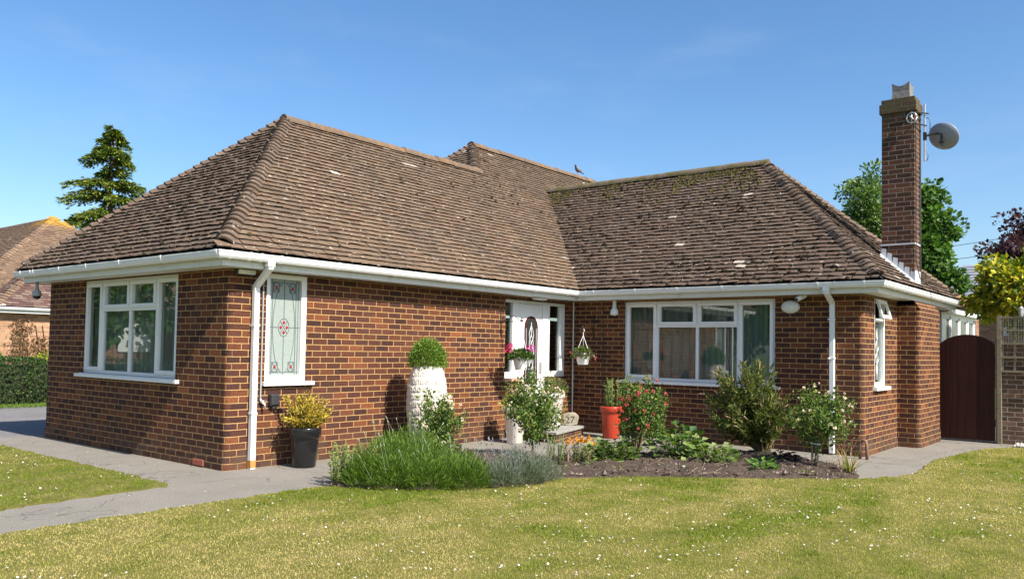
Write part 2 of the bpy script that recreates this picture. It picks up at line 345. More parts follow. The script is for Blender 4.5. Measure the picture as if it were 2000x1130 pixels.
# ------------------------------------------------------------------ walls
wm = MB()
def strip(Fr, u0, u1, z0, z1, ops=(), uo=0, off=0, depth=.1, ledge=False):
    O, U, N = Fr
    us = sorted({u0, u1, *[q for o in ops for q in o[:2]]}); zs = sorted({z0, z1, *[q for o in ops for q in o[2:]]})
    def p(u, z, d=0.): return (O[0] + U[0] * u + N[0] * (off + d), O[1] + U[1] * u + N[1] * (off + d), z)
    def hole(u, z): return any(o[0] < u < o[1] and o[2] < z < o[3] for o in ops)
    def inside(u, z): return u0 < u < u1 and z0 < z < z1
    for i in range(len(us) - 1):
        for j in range(len(zs) - 1):
            ua, ub, za, zb = us[i], us[i + 1], zs[j], zs[j + 1]; um, zm = (ua + ub) / 2, (za + zb) / 2
            if not hole(um, zm):
                wm.quad(p(ua, za), p(ub, za), p(ub, zb), p(ua, zb), [(uo + ua, za), (uo + ub, za), (uo + ub, zb), (uo + ua, zb)])
            else:
                if inside(ua - .001, zm) and not hole(ua - .001, zm): wm.quad(p(ua, za), p(ua, za, -depth), p(ua, zb, -depth), p(ua, zb), [(uo + ua, za), (uo + ua + depth, za), (uo + ua + depth, zb), (uo + ua, zb)])
                if inside(ub + .001, zm) and not hole(ub + .001, zm): wm.quad(p(ub, za, -depth), p(ub, za), p(ub, zb), p(ub, zb, -depth), [(uo + ub - depth, za), (uo + ub, za), (uo + ub, zb), (uo + ub - depth, zb)])
                if not hole(um, za - .001) and za > z0: wm.quad(p(ua, za), p(ub, za), p(ub, za, -depth), p(ua, za, -depth), [(uo + ua, za), (uo + ub, za), (uo + ub, za + depth), (uo + ua, za + depth)])
                if not hole(um, zb + .001) and zb < z1: wm.quad(p(ua, zb, -depth), p(ub, zb, -depth), p(ub, zb), p(ua, zb), [(uo + ua, zb), (uo + ub, zb), (uo + ub, zb + depth), (uo + ua, zb + depth)])
    if ledge: wm.quad(p(u0, z1), p(u1, z1), p(u1, z1 + .004, -off - .001), p(u0, z1 + .004, -off - .001), [(uo + u0, z1 - .01), (uo + u1, z1 - .01), (uo + u1, z1), (uo + u0, z1)])
def corner(cx, cy, a0, a1, r, z0, z1, uo, n=8, r0=RN, ledge=False):
    for k in range(n):
        p, q = a0 + (a1 - a0) * k / n, a0 + (a1 - a0) * (k + 1) / n; up_, uq = uo + r0 * 1.6 * abs(p - a0), uo + r0 * 1.6 * abs(q - a0)
        P = (cx + r * math.cos(p), cy + r * math.sin(p)); Q = (cx + r * math.cos(q), cy + r * math.sin(q))
        wm.quad((*P, z0), (*Q, z0), (*Q, z1), (*P, z1), [(up_, z0), (uq, z0), (uq, z1), (up_, z1)])
        if ledge:
            P2 = (cx + r0 * math.cos(p), cy + r0 * math.sin(p)); Q2 = (cx + r0 * math.cos(q), cy + r0 * math.sin(q))
            wm.quad((*P, z1), (*Q, z1), (*Q2, z1 + .004), (*P2, z1 + .004), [(up_, z1 - .01), (uq, z1 - .01), (uq, z1), (up_, z1)])
opL = [(-3.615, -1.10, .985, 2.255)]
opB = [(.49, 1.072, .985, 2.255), (4.92, 5.36, .94, 2.215), (5.36, 6.10, .13, 2.215), (6.10, 6.66, .95, 2.215)]
opR = [(1.045, 3.64, .935, 2.235)]
opC = [(7.36, 7.95, .955, 2.24)]
PZ = .135; PO = .012
for off, z0, z1, led in ((0, 0, HS + .02, False), (PO, -.05, PZ, True)):
    ops = (lambda o: o) if off == 0 else (lambda o: [])
    strip(FL, -a + RN, -RN, z0, z1, ops(opL), 0, off, ledge=led)
    strip(FB, RN, b if off == 0 else 4.95, z0, z1, ops(opB), .05, off, ledge=led)
    strip(FR, 0, c - RN, z0, z1, ops(opR), b + .11, off, ledge=led)
    strip(FC, b + RN, 11.46, z0, z1, ops(opC), .17, off, ledge=led)
    corner(-a + RN, RN, math.pi, 1.5 * math.pi, RN + off, z0, z1, -a - .05, ledge=led)
    corner(-RN, RN, 1.5 * math.pi, 2 * math.pi, RN + off, z0, z1, -RN, ledge=led)
    corner(c - RN, b + RN, 1.5 * math.pi, 2 * math.pi, RN + off, z0, z1, b + .11 + c - RN, ledge=led)
# hidden outer walls
def pw(p, q): wm.quad((*p, 0), (*q, 0), (*q, HS + .02), (*p, HS + .02), [(0, 0), (math.dist(p, q), 0), (math.dist(p, q), HS), (0, HS)])
pw((-a, 4.4), (-a, RN)); pw((c, 11.46), (0, 11.46)); pw((0, 11.46), (0, 16)); pw((0, 16), (-A, 16)); pw((-A, 16), (-A, 4.4)); pw((-A, 4.4), (-a, 4.4))
wm.build('wall', M['brick'], house)

# chimney breast (bullnosed buttress with a weathered shoulder) and stack
XB = 5.23; YB0 = 8.62; YB1 = 10.02
wm = MB(); FBR = ((c, YB0), (1, 0), (0, -1)); FBS = ((XB, 0), (0, 1), (1, 0))
for off, z0, z1, led in ((0, 0, 2.14, False), (PO, -.05, .2, True)):
    strip(FBR, 0, XB - c - RN, z0, z1, [], 2.2, off, ledge=led); strip(FBS, YB0 + RN, YB1, z0, z1, [], .05, off, ledge=led)
    corner(XB - RN, YB0 + RN, 1.5 * math.pi, 2 * math.pi, RN + off, z0, z1, 2.2 + XB - c - RN, ledge=led)
wm.quad((c, YB1, 0), (XB, YB1, 0), (XB, YB1, 2.14), (c, YB1, 2.14), [(0, 0), (.33, 0), (.33, 2.14), (0, 2.14)])
xs = XB - .10; z2 = 2.30
for P, Q in (((c, YB0), (xs, YB0)),): wm.quad((c, YB0, 2.14), (XB, YB0, 2.14), (xs, YB0, z2), (c, YB0, z2), [(2.2, 2.14), (2.53, 2.14), (2.43, z2), (2.2, z2)])
wm.quad((XB, YB0, 2.14), (XB, YB1, 2.14), (xs, YB1, z2), (xs, YB0, z2), [(.05, 2.14), (.05 + 1.4, 2.14), (.05 + 1.4, z2 + .03), (.05, z2 + .03)])
wm.quad((XB, YB1, 2.14), (c, YB1, 2.14), (c, YB1, z2), (xs, YB1, z2), [(0, 2.14), (.33, 2.14), (.33, z2), (0, z2)])
wm.build('chimney_breast', M['brick'], house)
SX0, SX1, SY0, SY1 = 4.675, 5.155, YB0, 8.985
wm = MB()
def ring(x0, x1, y0, y1, z0, z1):
    P = [(x0, y0), (x1, y0), (x1, y1), (x0, y1)]; u = 0
    for i in range(4):
        p, q = P[i], P[(i + 1) % 4]; d = math.dist(p, q); wm.quad((*p, z0), (*q, z0), (*q, z1), (*p, z1), [(u, z0), (u + d, z0), (u + d, z1), (u, z1)]); u += round(d / .1125) * .1125 + .0
    for z in (z0, z1): wm.quad((x0, y0, z), (x1, y0, z), (x1, y1, z), (x0, y1, z), [(0, .03), (.1, .03), (.1, .05), (0, .05)])
ring(SX0, SX1, SY0, SY1, 2.2, 5.25); ring(SX0 - .03, SX1 + .03, SY0 - .03, SY1 + .03, 5.25, 5.40); ring(SX0 - .005, SX1 + .005, SY0 - .005, SY1 + .005, 5.4005, 5.475)
chim = wm.build('chimney', M['brick_stack'], house)
m = MB(); cx, cy = 4.945, 8.80; hw = .135
n = 24; P = []
for lev, (z, f) in enumerate(((5.47, 1.0), (5.60, .93), (5.74, .97))):
    for k in range(n):
        s4 = k / n * 4; sd = int(s4); q = s4 - sd; x, y = [(-1 + 2 * q, -1), (1, -1 + 2 * q), (1 - 2 * q, 1), (-1, 1 - 2 * q)][sd]
        dent = math.sin(math.pi * q); P.append((cx + x * hw * f * (1 - .0 * dent), cy + y * hw * f, z - (.06 * dent if lev == 2 else 0)))
fs = [(l * n + k, l * n + (k + 1) % n, (l + 1) * n + (k + 1) % n, (l + 1) * n + k) for l in range(2) for k in range(n)]
m.add(P, fs); m.build('chimney_pot', M['cowl'], chim)
m = MB(); m.box(SX0 - .012, SX1 + .012, SY0 - .012, SY1 + .012, 3.145, 3.17); m.box(SX1 + .001, SX1 + .014, SY0 - .014, SY1 + .01, 2.47, 2.74)
for k in range(6):
    x1_ = SX1 + .014 - k * .085; x0_ = x1_ - .085; zr = HG + T * (c + e - x1_); m.add([(x0_, SY0 - .006, zr + .03 + .077), (x1_, SY0 - .006, zr + .03), (x1_, SY0 - .006, zr + .20), (x0_ + .02, SY0 - .006, zr + .22)], [(0, 1, 2, 3)])
    m.add([(x0_, SY0 - .16, zr - .06 + .077 + .06), (x1_, SY0 - .16, zr + .055 - .02), (x1_, SY0 - .006, zr + .055), (x0_, SY0 - .006, zr + .055 + .077)], [(0, 1, 2, 3)])
m.build('flashing', M['lead'], chim)
m = MB(); m.tube([(SX1 + .01, SY0 + .05, 5.1), (SX1 + .012, SY0 + .06, 4), (SX1 + .012, SY0 + .05, 2.9), (SX1 + .05, SY0 + .12, 2.62), (SX1 + .16, SY0 + .3, 2.5), (SX1 + .2, SY0 + .7, 2.44)], .005, 4)
m.tube([(SX1 + .012, SY1 - .03, 5.3), (SX1 + .012, SY1 - .03, 2.55)], .008, 4); m.build('cable', M['dark'], chim)

# ------------------------------------------------------------------ windows
def window(Fr, u0, u1, z0, z1, muls, tz, parent, rec=.035, sill=True, name='window'):
    """muls: [m1,m2,m3] -> full sash | vent+fixed | vent+fixed | full sash"""
    w = MB(); fo = .045; d0, d1 = -rec - .05, -rec
    w.fbox(Fr, u0, u1, z0, z0 + fo, d0, d1); w.fbox(Fr, u0, u1, z1 - fo, z1, d0, d1)
    w.fbox(Fr, u0, u0 + fo, z0 + fo, z1 - fo, d0, d1); w.fbox(Fr, u1 - fo, u1, z0 + fo, z1 - fo, d0, d1)
    for q in muls: w.fbox(Fr, q - .022, q + .022, z0 + fo, z1 - fo, d0, d1 - .002)
    w.fbox(Fr, muls[0] + .022, muls[-1] - .022, tz - .022, tz + .022, d0, d1 - .004)
    wo_ = w.build(name, M['upvc'], parent, bevel=.004)
    g = MB(); sash = MB()
    def sashf(ua, ub, za, zb, fr=.05):
        g_ = .006; ua += g_; ub -= g_; za += g_; zb -= g_; e0, e1 = d0 + .01, d1 + .014
        s_ = MB()
        s_.fbox(Fr, ua, ub, za, za + fr, e0, e1); s_.fbox(Fr, ua, ub, zb - fr, zb, e0, e1); s_.fbox(Fr, ua, ua + fr, za + fr, zb - fr, e0, e1); s_.fbox(Fr, ub - fr, ub, za + fr, zb - fr, e0, e1)
        so_ = s_.build('sash', M['upvc'], wo_, bevel=.004)
        g.fbox(Fr, ua + fr - .004, ub - fr + .004, za + fr - .004, zb - fr + .004, d0 + .018, d0 + .024)
    ov = -.012
    sashf(u0 + fo + ov, muls[0] - .022 - ov, z0 + fo + ov, z1 - fo - ov); sashf(muls[-1] + .022 + ov, u1 - fo - ov, z0 + fo + ov, z1 - fo - ov)
    for q in range(len(muls) - 1):
        sashf(muls[q] + .022 + ov, muls[q + 1] - .022 - ov, tz + .022 + ov, z1 - fo - ov)
        g.fbox(Fr, muls[q] + .02, muls[q + 1] - .02, z0 + fo - .002, tz - .02, d0 + .018, d0 + .024)
    g.build('pane', M['glass'], wo_)
    if sill:
        s_ = MB(); s_.fbox(Fr, u0 - .10, u1 + .09, z0 - .055, z0 - .012, -.05, .05); s_.fbox(Fr, u0 - .02, u1 + .02, z0 - .012, z0 - .001, -.05, .02); s_.build('sill', M['upvc'], wo_, bevel=.004)
    # net curtain behind the glass
    O, U, N = Fr; n_ = 340; V = []; 
    for k in range(n_ + 1):
        u = u0 - .35 + (u1 - u0 + .7) * k / n_; d = -.2 + .03 * math.sin(u * 47 + 3 * math.sin(u * 5)) + .014 * math.sin(u * 113)
        for z in (z0 - .02, z1): V.append((O[0] + U[0] * u + N[0] * d, O[1] + U[1] * u + N[1] * d, z))
    me_ = npmesh('net_curtain', V, [(2 * k, 2 * k + 2, 2 * k + 3, 2 * k + 1) for k in range(n_)], M['net'], wo_, smooth=True)
    return wo_
window(FL, -3.615, -1.10, .985, 2.255, [-3.10, -2.345, -1.66], 1.85, house)
window(FR, 1.045, 3.64, .935, 2.235, [1.65, 2.362, 3.05], 1.83, house)

# leaded corner window
m = MB(); u0, u1, z0, z1 = .49, 1.072, .985, 2.255
for q in ((u0, u1, z0, z0 + .07), (u0, u1, z1 - .06, z1), (u0, u0 + .06, z0 + .07, z1 - .06), (u1 - .075, u1, z0 + .07, z1 - .06)): m.fbox(FB, *q, -.08, -.012)
lw = m.build('window', M['upvc'], house, bevel=.004); lw['label'] = 'tall narrow window with leaded obscured glass and red diamonds'
m = MB(); m.fbox(FB, u0 - .04, u1 + .10, z0 - .05, z0 - .002, -.05, .055); m.build('sill', M['upvc'], lw, bevel=.004)
m = MB(); m.fbox(FB, u0 + .055, u1 - .07, z0 + .06, z1 - .05, -.06, -.052); m.build('pane', M['obscure'], lw)
m = MB(); X = -.05; ga, gb, za, zb = u0 + .06, u1 - .075, z0 + .07, z1 - .06; gm = (ga + gb) / 2; zm = (za + zb) / 2
def ln(p, q, r=.0042): m.tube([(X, p[0], p[1]), (X, q[0], q[1])], r, 5)
def ell(cx_, cz_, rx, rz, n=40): m.tube([(X, cx_ + rx * math.cos(2 * math.pi * k / n), cz_ + rz * math.sin(2 * math.pi * k / n)) for k in range(n + 1)], .0042, 5)
for i in (.022, .055): ln((ga + i, za), (ga + i, zb)); ln((gb - i, za), (gb - i, zb))
ln((ga, zb - .035), (gb, zb - .035)); ln((ga, za + .035), (gb, za + .035)); ln((gm, za), (gm, zm - .105)); ln((gm, zm + .105), (gm, zb)); ln((ga, zm), (gm - .075, zm)); ln((gm + .075, zm), (gb, zm))
ell(gm, zm, .155, .54); ell(gm, zm, .075, .105)
for s_ in (-1, 1):
    ln((gm - .05, zm - s_ * .075), (gm + .05, zm + s_ * .075))
    for zz in (zb - .10, za + .10):
        cx_ = gm + s_ * .115
        for q in ((-.035, -.05, .035, .05), (-.035, .05, .035, -.05)): ln((cx_ + q[0], zz + q[1]), (cx_ + q[2], zz + q[3]))
        for q in ((-.04, -.055, .04, -.055), (-.04, .055, .04, .055), (-.04, -.055, -.04, .055), (.04, -.055, .04, .055)): ln((cx_ + q[0], zz + q[1]), (cx_ + q[2], zz + q[3]))
m.build('lead_tracery', M['came'], lw)
m = MB()
for (cu, cz_, r) in [(gm - .115, zb - .10, .022), (gm + .115, zb - .10, .022), (gm - .115, za + .10, .02), (gm + .115, za + .10, .02), (gm, zm + .06, .021), (gm, zm - .06, .021), (gm - .043, zm, .02), (gm + .043, zm, .02)]:
    m = MB(); m.add([(X + .003, cu - r, cz_), (X + .003, cu, cz_ - r * 1.25), (X + .003, cu + r, cz_), (X + .003, cu, cz_ + r * 1.25), (X + .007, cu, cz_)], [(0, 1, 4), (1, 2, 4), (2, 3, 4), (3, 0, 4)]); m.build('ruby_diamond', M['rubyglass'], lw)

# narrow side window with open top vent
m = MB(); u0, u1, z0, z1 = 7.36, 7.95, .955, 2.24
for q in ((u0, u1, z0, z0 + .06), (u0, u1, z1 - .06, z1), (u0, u0 + .06, z0 + .06, z1 - .06), (u1 - .06, u1, z0 + .06, z1 - .06), (u0 + .06, u1 - .06, 1.90, 1.95)): m.fbox(FC, *q, -.08, -.01)
sw = m.build('window', M['upvc'], house, bevel=.004); sw['label'] = 'narrow side window with its top vent propped open'
m = MB(); m.fbox(FC, u0 - .08, u1 + .08, z0 - .055, z0 - .002, -.05, .06); m.build('sill', M['upvc'], sw, bevel=.004)
m = MB(); m.fbox(FC, u0 + .05, u1 - .05, z0 + .05, 1.905, -.06, -.052); m.build('pane', M['glass'], sw)
m = MB()
def vent(u, s_, d): ang = R(16); return (c + .0 + math.sin(ang) * s_ + d * math.cos(ang), u, 2.215 - math.cos(ang) * s_ + d * math.sin(ang))
for (ua, ub, sa, sb) in ((u0 + .05, u1 - .05, 0, .05), (u0 + .05, u1 - .05, .23, .28), (u0 + .05, u0 + .10, .05, .23), (u1 - .10, u1 - .05, .05, .23)):
    m.add([vent(ua, sa, 0), vent(ub, sa, 0), vent(ub, sb, 0), vent(ua, sb, 0), vent(ua, sa, .03), vent(ub, sa, .03), vent(ub, sb, .03), vent(ua, sb, .03)], [(0, 1, 2, 3), (7, 6, 5, 4), (0, 4, 5, 1), (1, 5, 6, 2), (2, 6, 7, 3), (3, 7, 4, 0)])
vs = m.build('open_vent', M['upvc'], sw)
m = MB(); m.quad(vent(u0 + .1, .05, .015), vent(u1 - .1, .05, .015), vent(u1 - .1, .23, .015), vent(u0 + .1, .23, .015)); m.build('vent_pane', M['glass'], vs)
m = MB(); X = c - .045
pts = [(X, 7.65 + .07 * math.sin(k / 3.2) * math.sin(math.pi * k / 40), 1.1 + .7 * k / 40) for k in range(41)]; m.tube(pts, .004, 4); m.tube([(p[0], 15.3 - p[1], p[2]) for p in pts], .004, 4); m.tube([(X, 7.65, 1.05), (X, 7.65, 1.88)], .003, 4); m.build('lead_tracery', M['caming_light'], sw)
m = MB(); m.box(c - .32, c - .3, 7.2, 8.1, .8, 2.27); m.build('net_curtain', M['net'], sw)

# front door unit
DR = -.075
m = MB()
def db(y0, y1, z0, z1, d0=-.07, d1=0.): m.fbox(FB, y0, y1, z0, z1, DR + d0, DR + d1)
ZT = 2.215; zl = .94
db(4.90, 6.68, ZT - .05, ZT)
db(4.90, 4.975, zl, ZT - .05); db(5.20, 5.36, zl, ZT - .05); db(4.975, 5.20, zl, zl + .10)
db(5.28, 5.37, .17, zl); db(6.02, 6.10, .17, zl); db(6.02, 6.22, zl, ZT - .05); db(6.53, 6.68, .95, ZT - .05); db(6.22, 6.53, .95, 1.045); db(6.10, 6.22, .93, .96)
door = m.build('front_door', M['upvc'], house, bevel=.005); door['label'] = 'white front door with arched leaded glass between two sidelights'
m = MB(); m.fbox(FB, 5.375, 6.015, .175, ZT - .055, DR - .06, DR - .012); dl = m.build('door_leaf', M['upvc'], door, bevel=.004)
gc, gw = 5.705, .158; z0g, zsp = .86, 1.78
def arch(w, zb_, zs_, h, n=14): return [(gc - w, zb_), (gc + w, zb_)] + [(gc + w * math.cos(math.pi * k / n), zs_ + h * math.sin(math.pi * k / n)) for k in range(n + 1)]
outer = arch(gw + .025, z0g - .025, zsp, .185); inner = arch(gw, z0g, zsp, .16)
m = MB(); m.add([(DR - .008, y, z) for y, z in inner], [tuple(range(len(inner)))]); m.build('pane', M['darkglass'], dl)
m = MB(); nn = len(outer)
m.add([(DR - .004, y, z) for y, z in outer] + [(DR - .004, y, z) for y, z in inner] + [(DR - .012, y, z) for y, z in outer] + [(DR - .012, y, z) for y, z in inner], [(k, (k + 1) % nn, nn + (k + 1) % nn, nn + k) for k in range(nn)] + [(k, 2 * nn + k, 2 * nn + (k + 1) % nn, (k + 1) % nn) for k in range(nn)])
m.build('glass_border', plain('dark_ruby_glass', (.10, .006, .012), .2, .2, 20), dl)
m = MB(); X = DR - .003
for s_ in (-1, 1):
    m.tube([(X, gc + s_ * .075 * abs(math.sin(k / 30 * math.pi * 3)) * (.5 + .5 * math.sin(math.pi * k / 30)), .93 + .88 * k / 30) for k in range(31)], .006, 5)
    m.tube([(X, gc + s_ * .055 * math.sin(k / 20 * math.pi * 2), 1.05 + .6 * k / 20) for k in range(21)], .0055, 5)
    m.tube([(X, gc + s_ * (gw - .02), .9), (X, gc + s_ * (gw - .02), 1.76)], .003, 4)
m.tube([(X, gc, 1.62), (X, gc, 1.86)], .005, 4); m.tube([(X, gc, .90), (X, gc, 1.02)], .005, 4)
m.build('lead_tracery', M['caming_light'], dl)
m = MB(); m.fbox(FB, 5.93, 5.955, 1.0, 1.2, DR - .012, DR + .03); m.build('handle', M['galv'], dl, bevel=.004)
for (y0, y1, z0) in ((4.97, 5.205, zl + .095), (6.215, 6.535, 1.04)): m = MB(); m.fbox(FB, y0, y1, z0, ZT - .045, DR - .05, DR - .04); m.build('sidelight_pane', M['glass'], door)
m = MB(); m.fbox(FB, 4.88, 5.32, zl - .045, zl - .003, -.08, .035); m.build('sill', M['terracotta'], door, bevel=.004)
# step
st = MB(); poly = [(0, 4.95), (1.0, 4.95), (.655, 6.2), (0, 6.2)]; wm = MB()
u = 0
for p, q in zip(poly, poly[1:] + poly[:1]):
    d = math.dist(p, q); wm.quad((*p, -.05), (*q, -.05), (*q, .13), (*p, .13), [(u, 0), (u + d, 0), (u + d, .14), (u, .14)]); u += d
wm.add([(x, y, .129) for x, y in poly], [(0, 1, 2, 3)], [[(0, .03), (.1, .03), (.1, .04), (0, .04)]])
step = wm.build('doorstep', M['brick'], house)
m = MB(); pp = [(0.02, 4.92), (1.03, 4.92), (.68, 6.23), (0.02, 6.23)]
m.add([(x, y, .13) for x, y in pp] + [(x, y, .168) for x, y in pp], [(0, 3, 2, 1), (4, 5, 6, 7), (0, 1, 5, 4), (1, 2, 6, 5), (2, 3, 7, 6), (3, 0, 4, 7)]); m.build('slab', M['slab'], step, bevel=.006)

# dim rooms behind the windows
m = MB()
m.quad((-a + .05, 3.0, 0), (-.05, 3.0, 0), (-.05, 3.0, 2.4), (-a + .05, 3.0, 2.4)); m.quad((.3, b + 3, 0), (c - .05, b + 3, 0), (c - .05, b + 3, 2.4), (.3, b + 3, 2.4)); m.quad((-2.2, 4.5, 0), (-2.2, 7, 0), (-2.2, 7, 2.4), (-2.2, 4.5, 2.4))
m.quad((-a + .02, .02, 2.26), (-.02, .02, 2.26), (-.02, 15.9, 2.26), (-a + .02, 15.9, 2.26)); m.quad((.02, b + .02, 2.26), (c - .02, b + .02, 2.26), (c - .02, 11.4, 2.26), (.02, 11.4, 2.26))
m.quad((-a + .02, .02, .02), (-.02, .02, .02), (-.02, 15.9, .02), (-a + .02, 15.9, .02)); m.quad((.02, b + .02, .02), (c - .02, b + .02, .02), (c - .02, 11.4, .02), (.02, 11.4, .02))
m.build('interior_partition', M['inside'], house)

# ------------------------------------------------------------------ gutters, fascia, soffit, pipes
def sweep(mb, path, norms, prof, closed=False):
    n = len(prof); base = len(mb.v)
    for i, p in enumerate(path):
        ns = [norms[j] for j in (i - 1, i) if 0 <= j < len(norms)]
        for (o_, z) in prof:
            x = p[0] + o_ * sum(q[0] for q in ns); y = p[1] + o_ * sum(q[1] for q in ns); mb.v.append((x, y, z))
    for i in range(len(path) - 1):
        for k in range(n if closed else n - 1):
            k2 = (k + 1) % n; mb.f.append([base + i * n + k, base + (i + 1) * n + k, base + (i + 1) * n + k2, base + i * n + k2]); mb.uv.append(None); mb.c.append(None)
    if closed:
        mb.f.append([base + k for k in range(n)]); mb.f.append([base + (len(path) - 1) * n + k for k in range(n)][::-1]); mb.uv += [None] * 2; mb.c += [None] * 2
GP = [(-a - .36, 0), (0, 0), (0, b), (c, b), (c, 11.85)]; GNm = [(0, -1), (1, 0), (0, -1), (1, 0)]
gprof = [(.268, HG), (.268, HG - .05), (.285, HG - .078), (.315, HG - .085), (.345, HG - .078), (.362, HG - .055), (.366, HG - .018), (.374, HG - .015), (.374, HG), (.362, HG), (.352, HG - .05), (.318, HG - .072), (.285, HG - .06), (.276, HG)]
m = MB(); sweep(m, GP, GNm, gprof, True); gut = m.build('gutter', M['upvc'], house)
def bracket(p, n_, w=.028, gr=.004):
    m = MB()
    t_ = (-n_[1], n_[0]); pr_ = [(.262, HG + .004), (.262, HG - .055), (.282, HG - .086), (.315, HG - .092), (.349, HG - .084), (.369, HG - .056), (.379, HG - .018), (.379, HG + .004)]
    sweep(m, [(p[0] - t_[0] * w / 2, p[1] - t_[1] * w / 2), (p[0] + t_[0] * w / 2, p[1] + t_[1] * w / 2)], [n_], pr_ + [(.3, HG + .003)], True); m.build('gutter_bracket', M['upvc'], gut)
for x in (-4.85, -4.5, -4.4, -3.55, -2.75, -1.85, -.85): bracket((x, 0), (0, -1))
bracket((.30, 0), (0, -1), .05)
for y in (-.22, .02, .16, .42, 1.25, 2.2, 3.2, 4.25, 5.25, 6.15): bracket((0, y), (1, 0))
for x in (.5, .65, 1.45, 2.2, 2.95, 4.38, 4.62, 5.0): bracket((c - c + x, b), (0, -1))
for y in (6.7, 7.1, 7.6, 8.1, 9.0, 9.8, 10.8): bracket((c, y), (1, 0))
FP = [(-a, 12), (-a, 0), (0, 0), (0, b), (c, b), (c, 11.75)]; FN = [(-1, 0), (0, -1), (1, 0), (0, -1), (1, 0)]
m = MB(); sweep(m, FP, FN, [(.26, HS - .005), (.26, HG + .01), (.24, HG + .01), (.24, HS - .005)], True); m.build('fascia', M['upvc_old'], house)
m = MB(); sweep(m, FP, FN, [(-.02, HS), (.25, HS), (.25, HS + .008), (-.02, HS + .008)], True); m.build('soffit', M['soffit'], house)
def pipe(pts, flat, clips, rust=False, label=None):
    m = MB(); m.tube(pts, .0325, 4, flat=flat); p = m.build('downpipe', M['upvc'], house, bevel=.004)
    for z in clips:
        m = MB(); q = pts[-1]; m.box(q[0] - .038, q[0] + .038, q[1] - .038, q[1] + .038, z, z + .02)
        if flat[0] == 0: m.box(q[0] - .07, q[0] - .03, q[1] + .02, q[1] + .035, z, z + .02)
        else: m.box(q[0] - .035, q[0] - .02, q[1] - .08, q[1] - .03, z, z + .02)
        m.build('pipe_clip', M['upvc'], p)
    return p
p1 = pipe([(.32, .30, HG - .06), (.32, .30, HG - .145), (.055, .31, 2.08), (.055, .31, .0)], (0, 1, 0), (.62, 1.62))
m = MB(); m.box(.055 - .034, .055 + .034, .31 - .034, .31 + .034, .015, .1); m.build('rust_stain', M['rust'], p1)
m = MB(); m.box(.28, .36, .255, .345, HG - .13, HG - .055); m.build('outlet', M['upvc'], p1, bevel=.004)
p2 = pipe([(4.49, b - .32, HG - .06), (4.49, b - .32, HG - .145), (4.49, b - .055, 2.14), (4.49, b - .055, .02)], (1, 0, 0), (.7, 1.35, 1.9))
m = MB(); m.box(4.445, 4.535, b - .36, b - .28, HG - .13, HG - .055); m.build('outlet', M['upvc'], p2, bevel=.004)

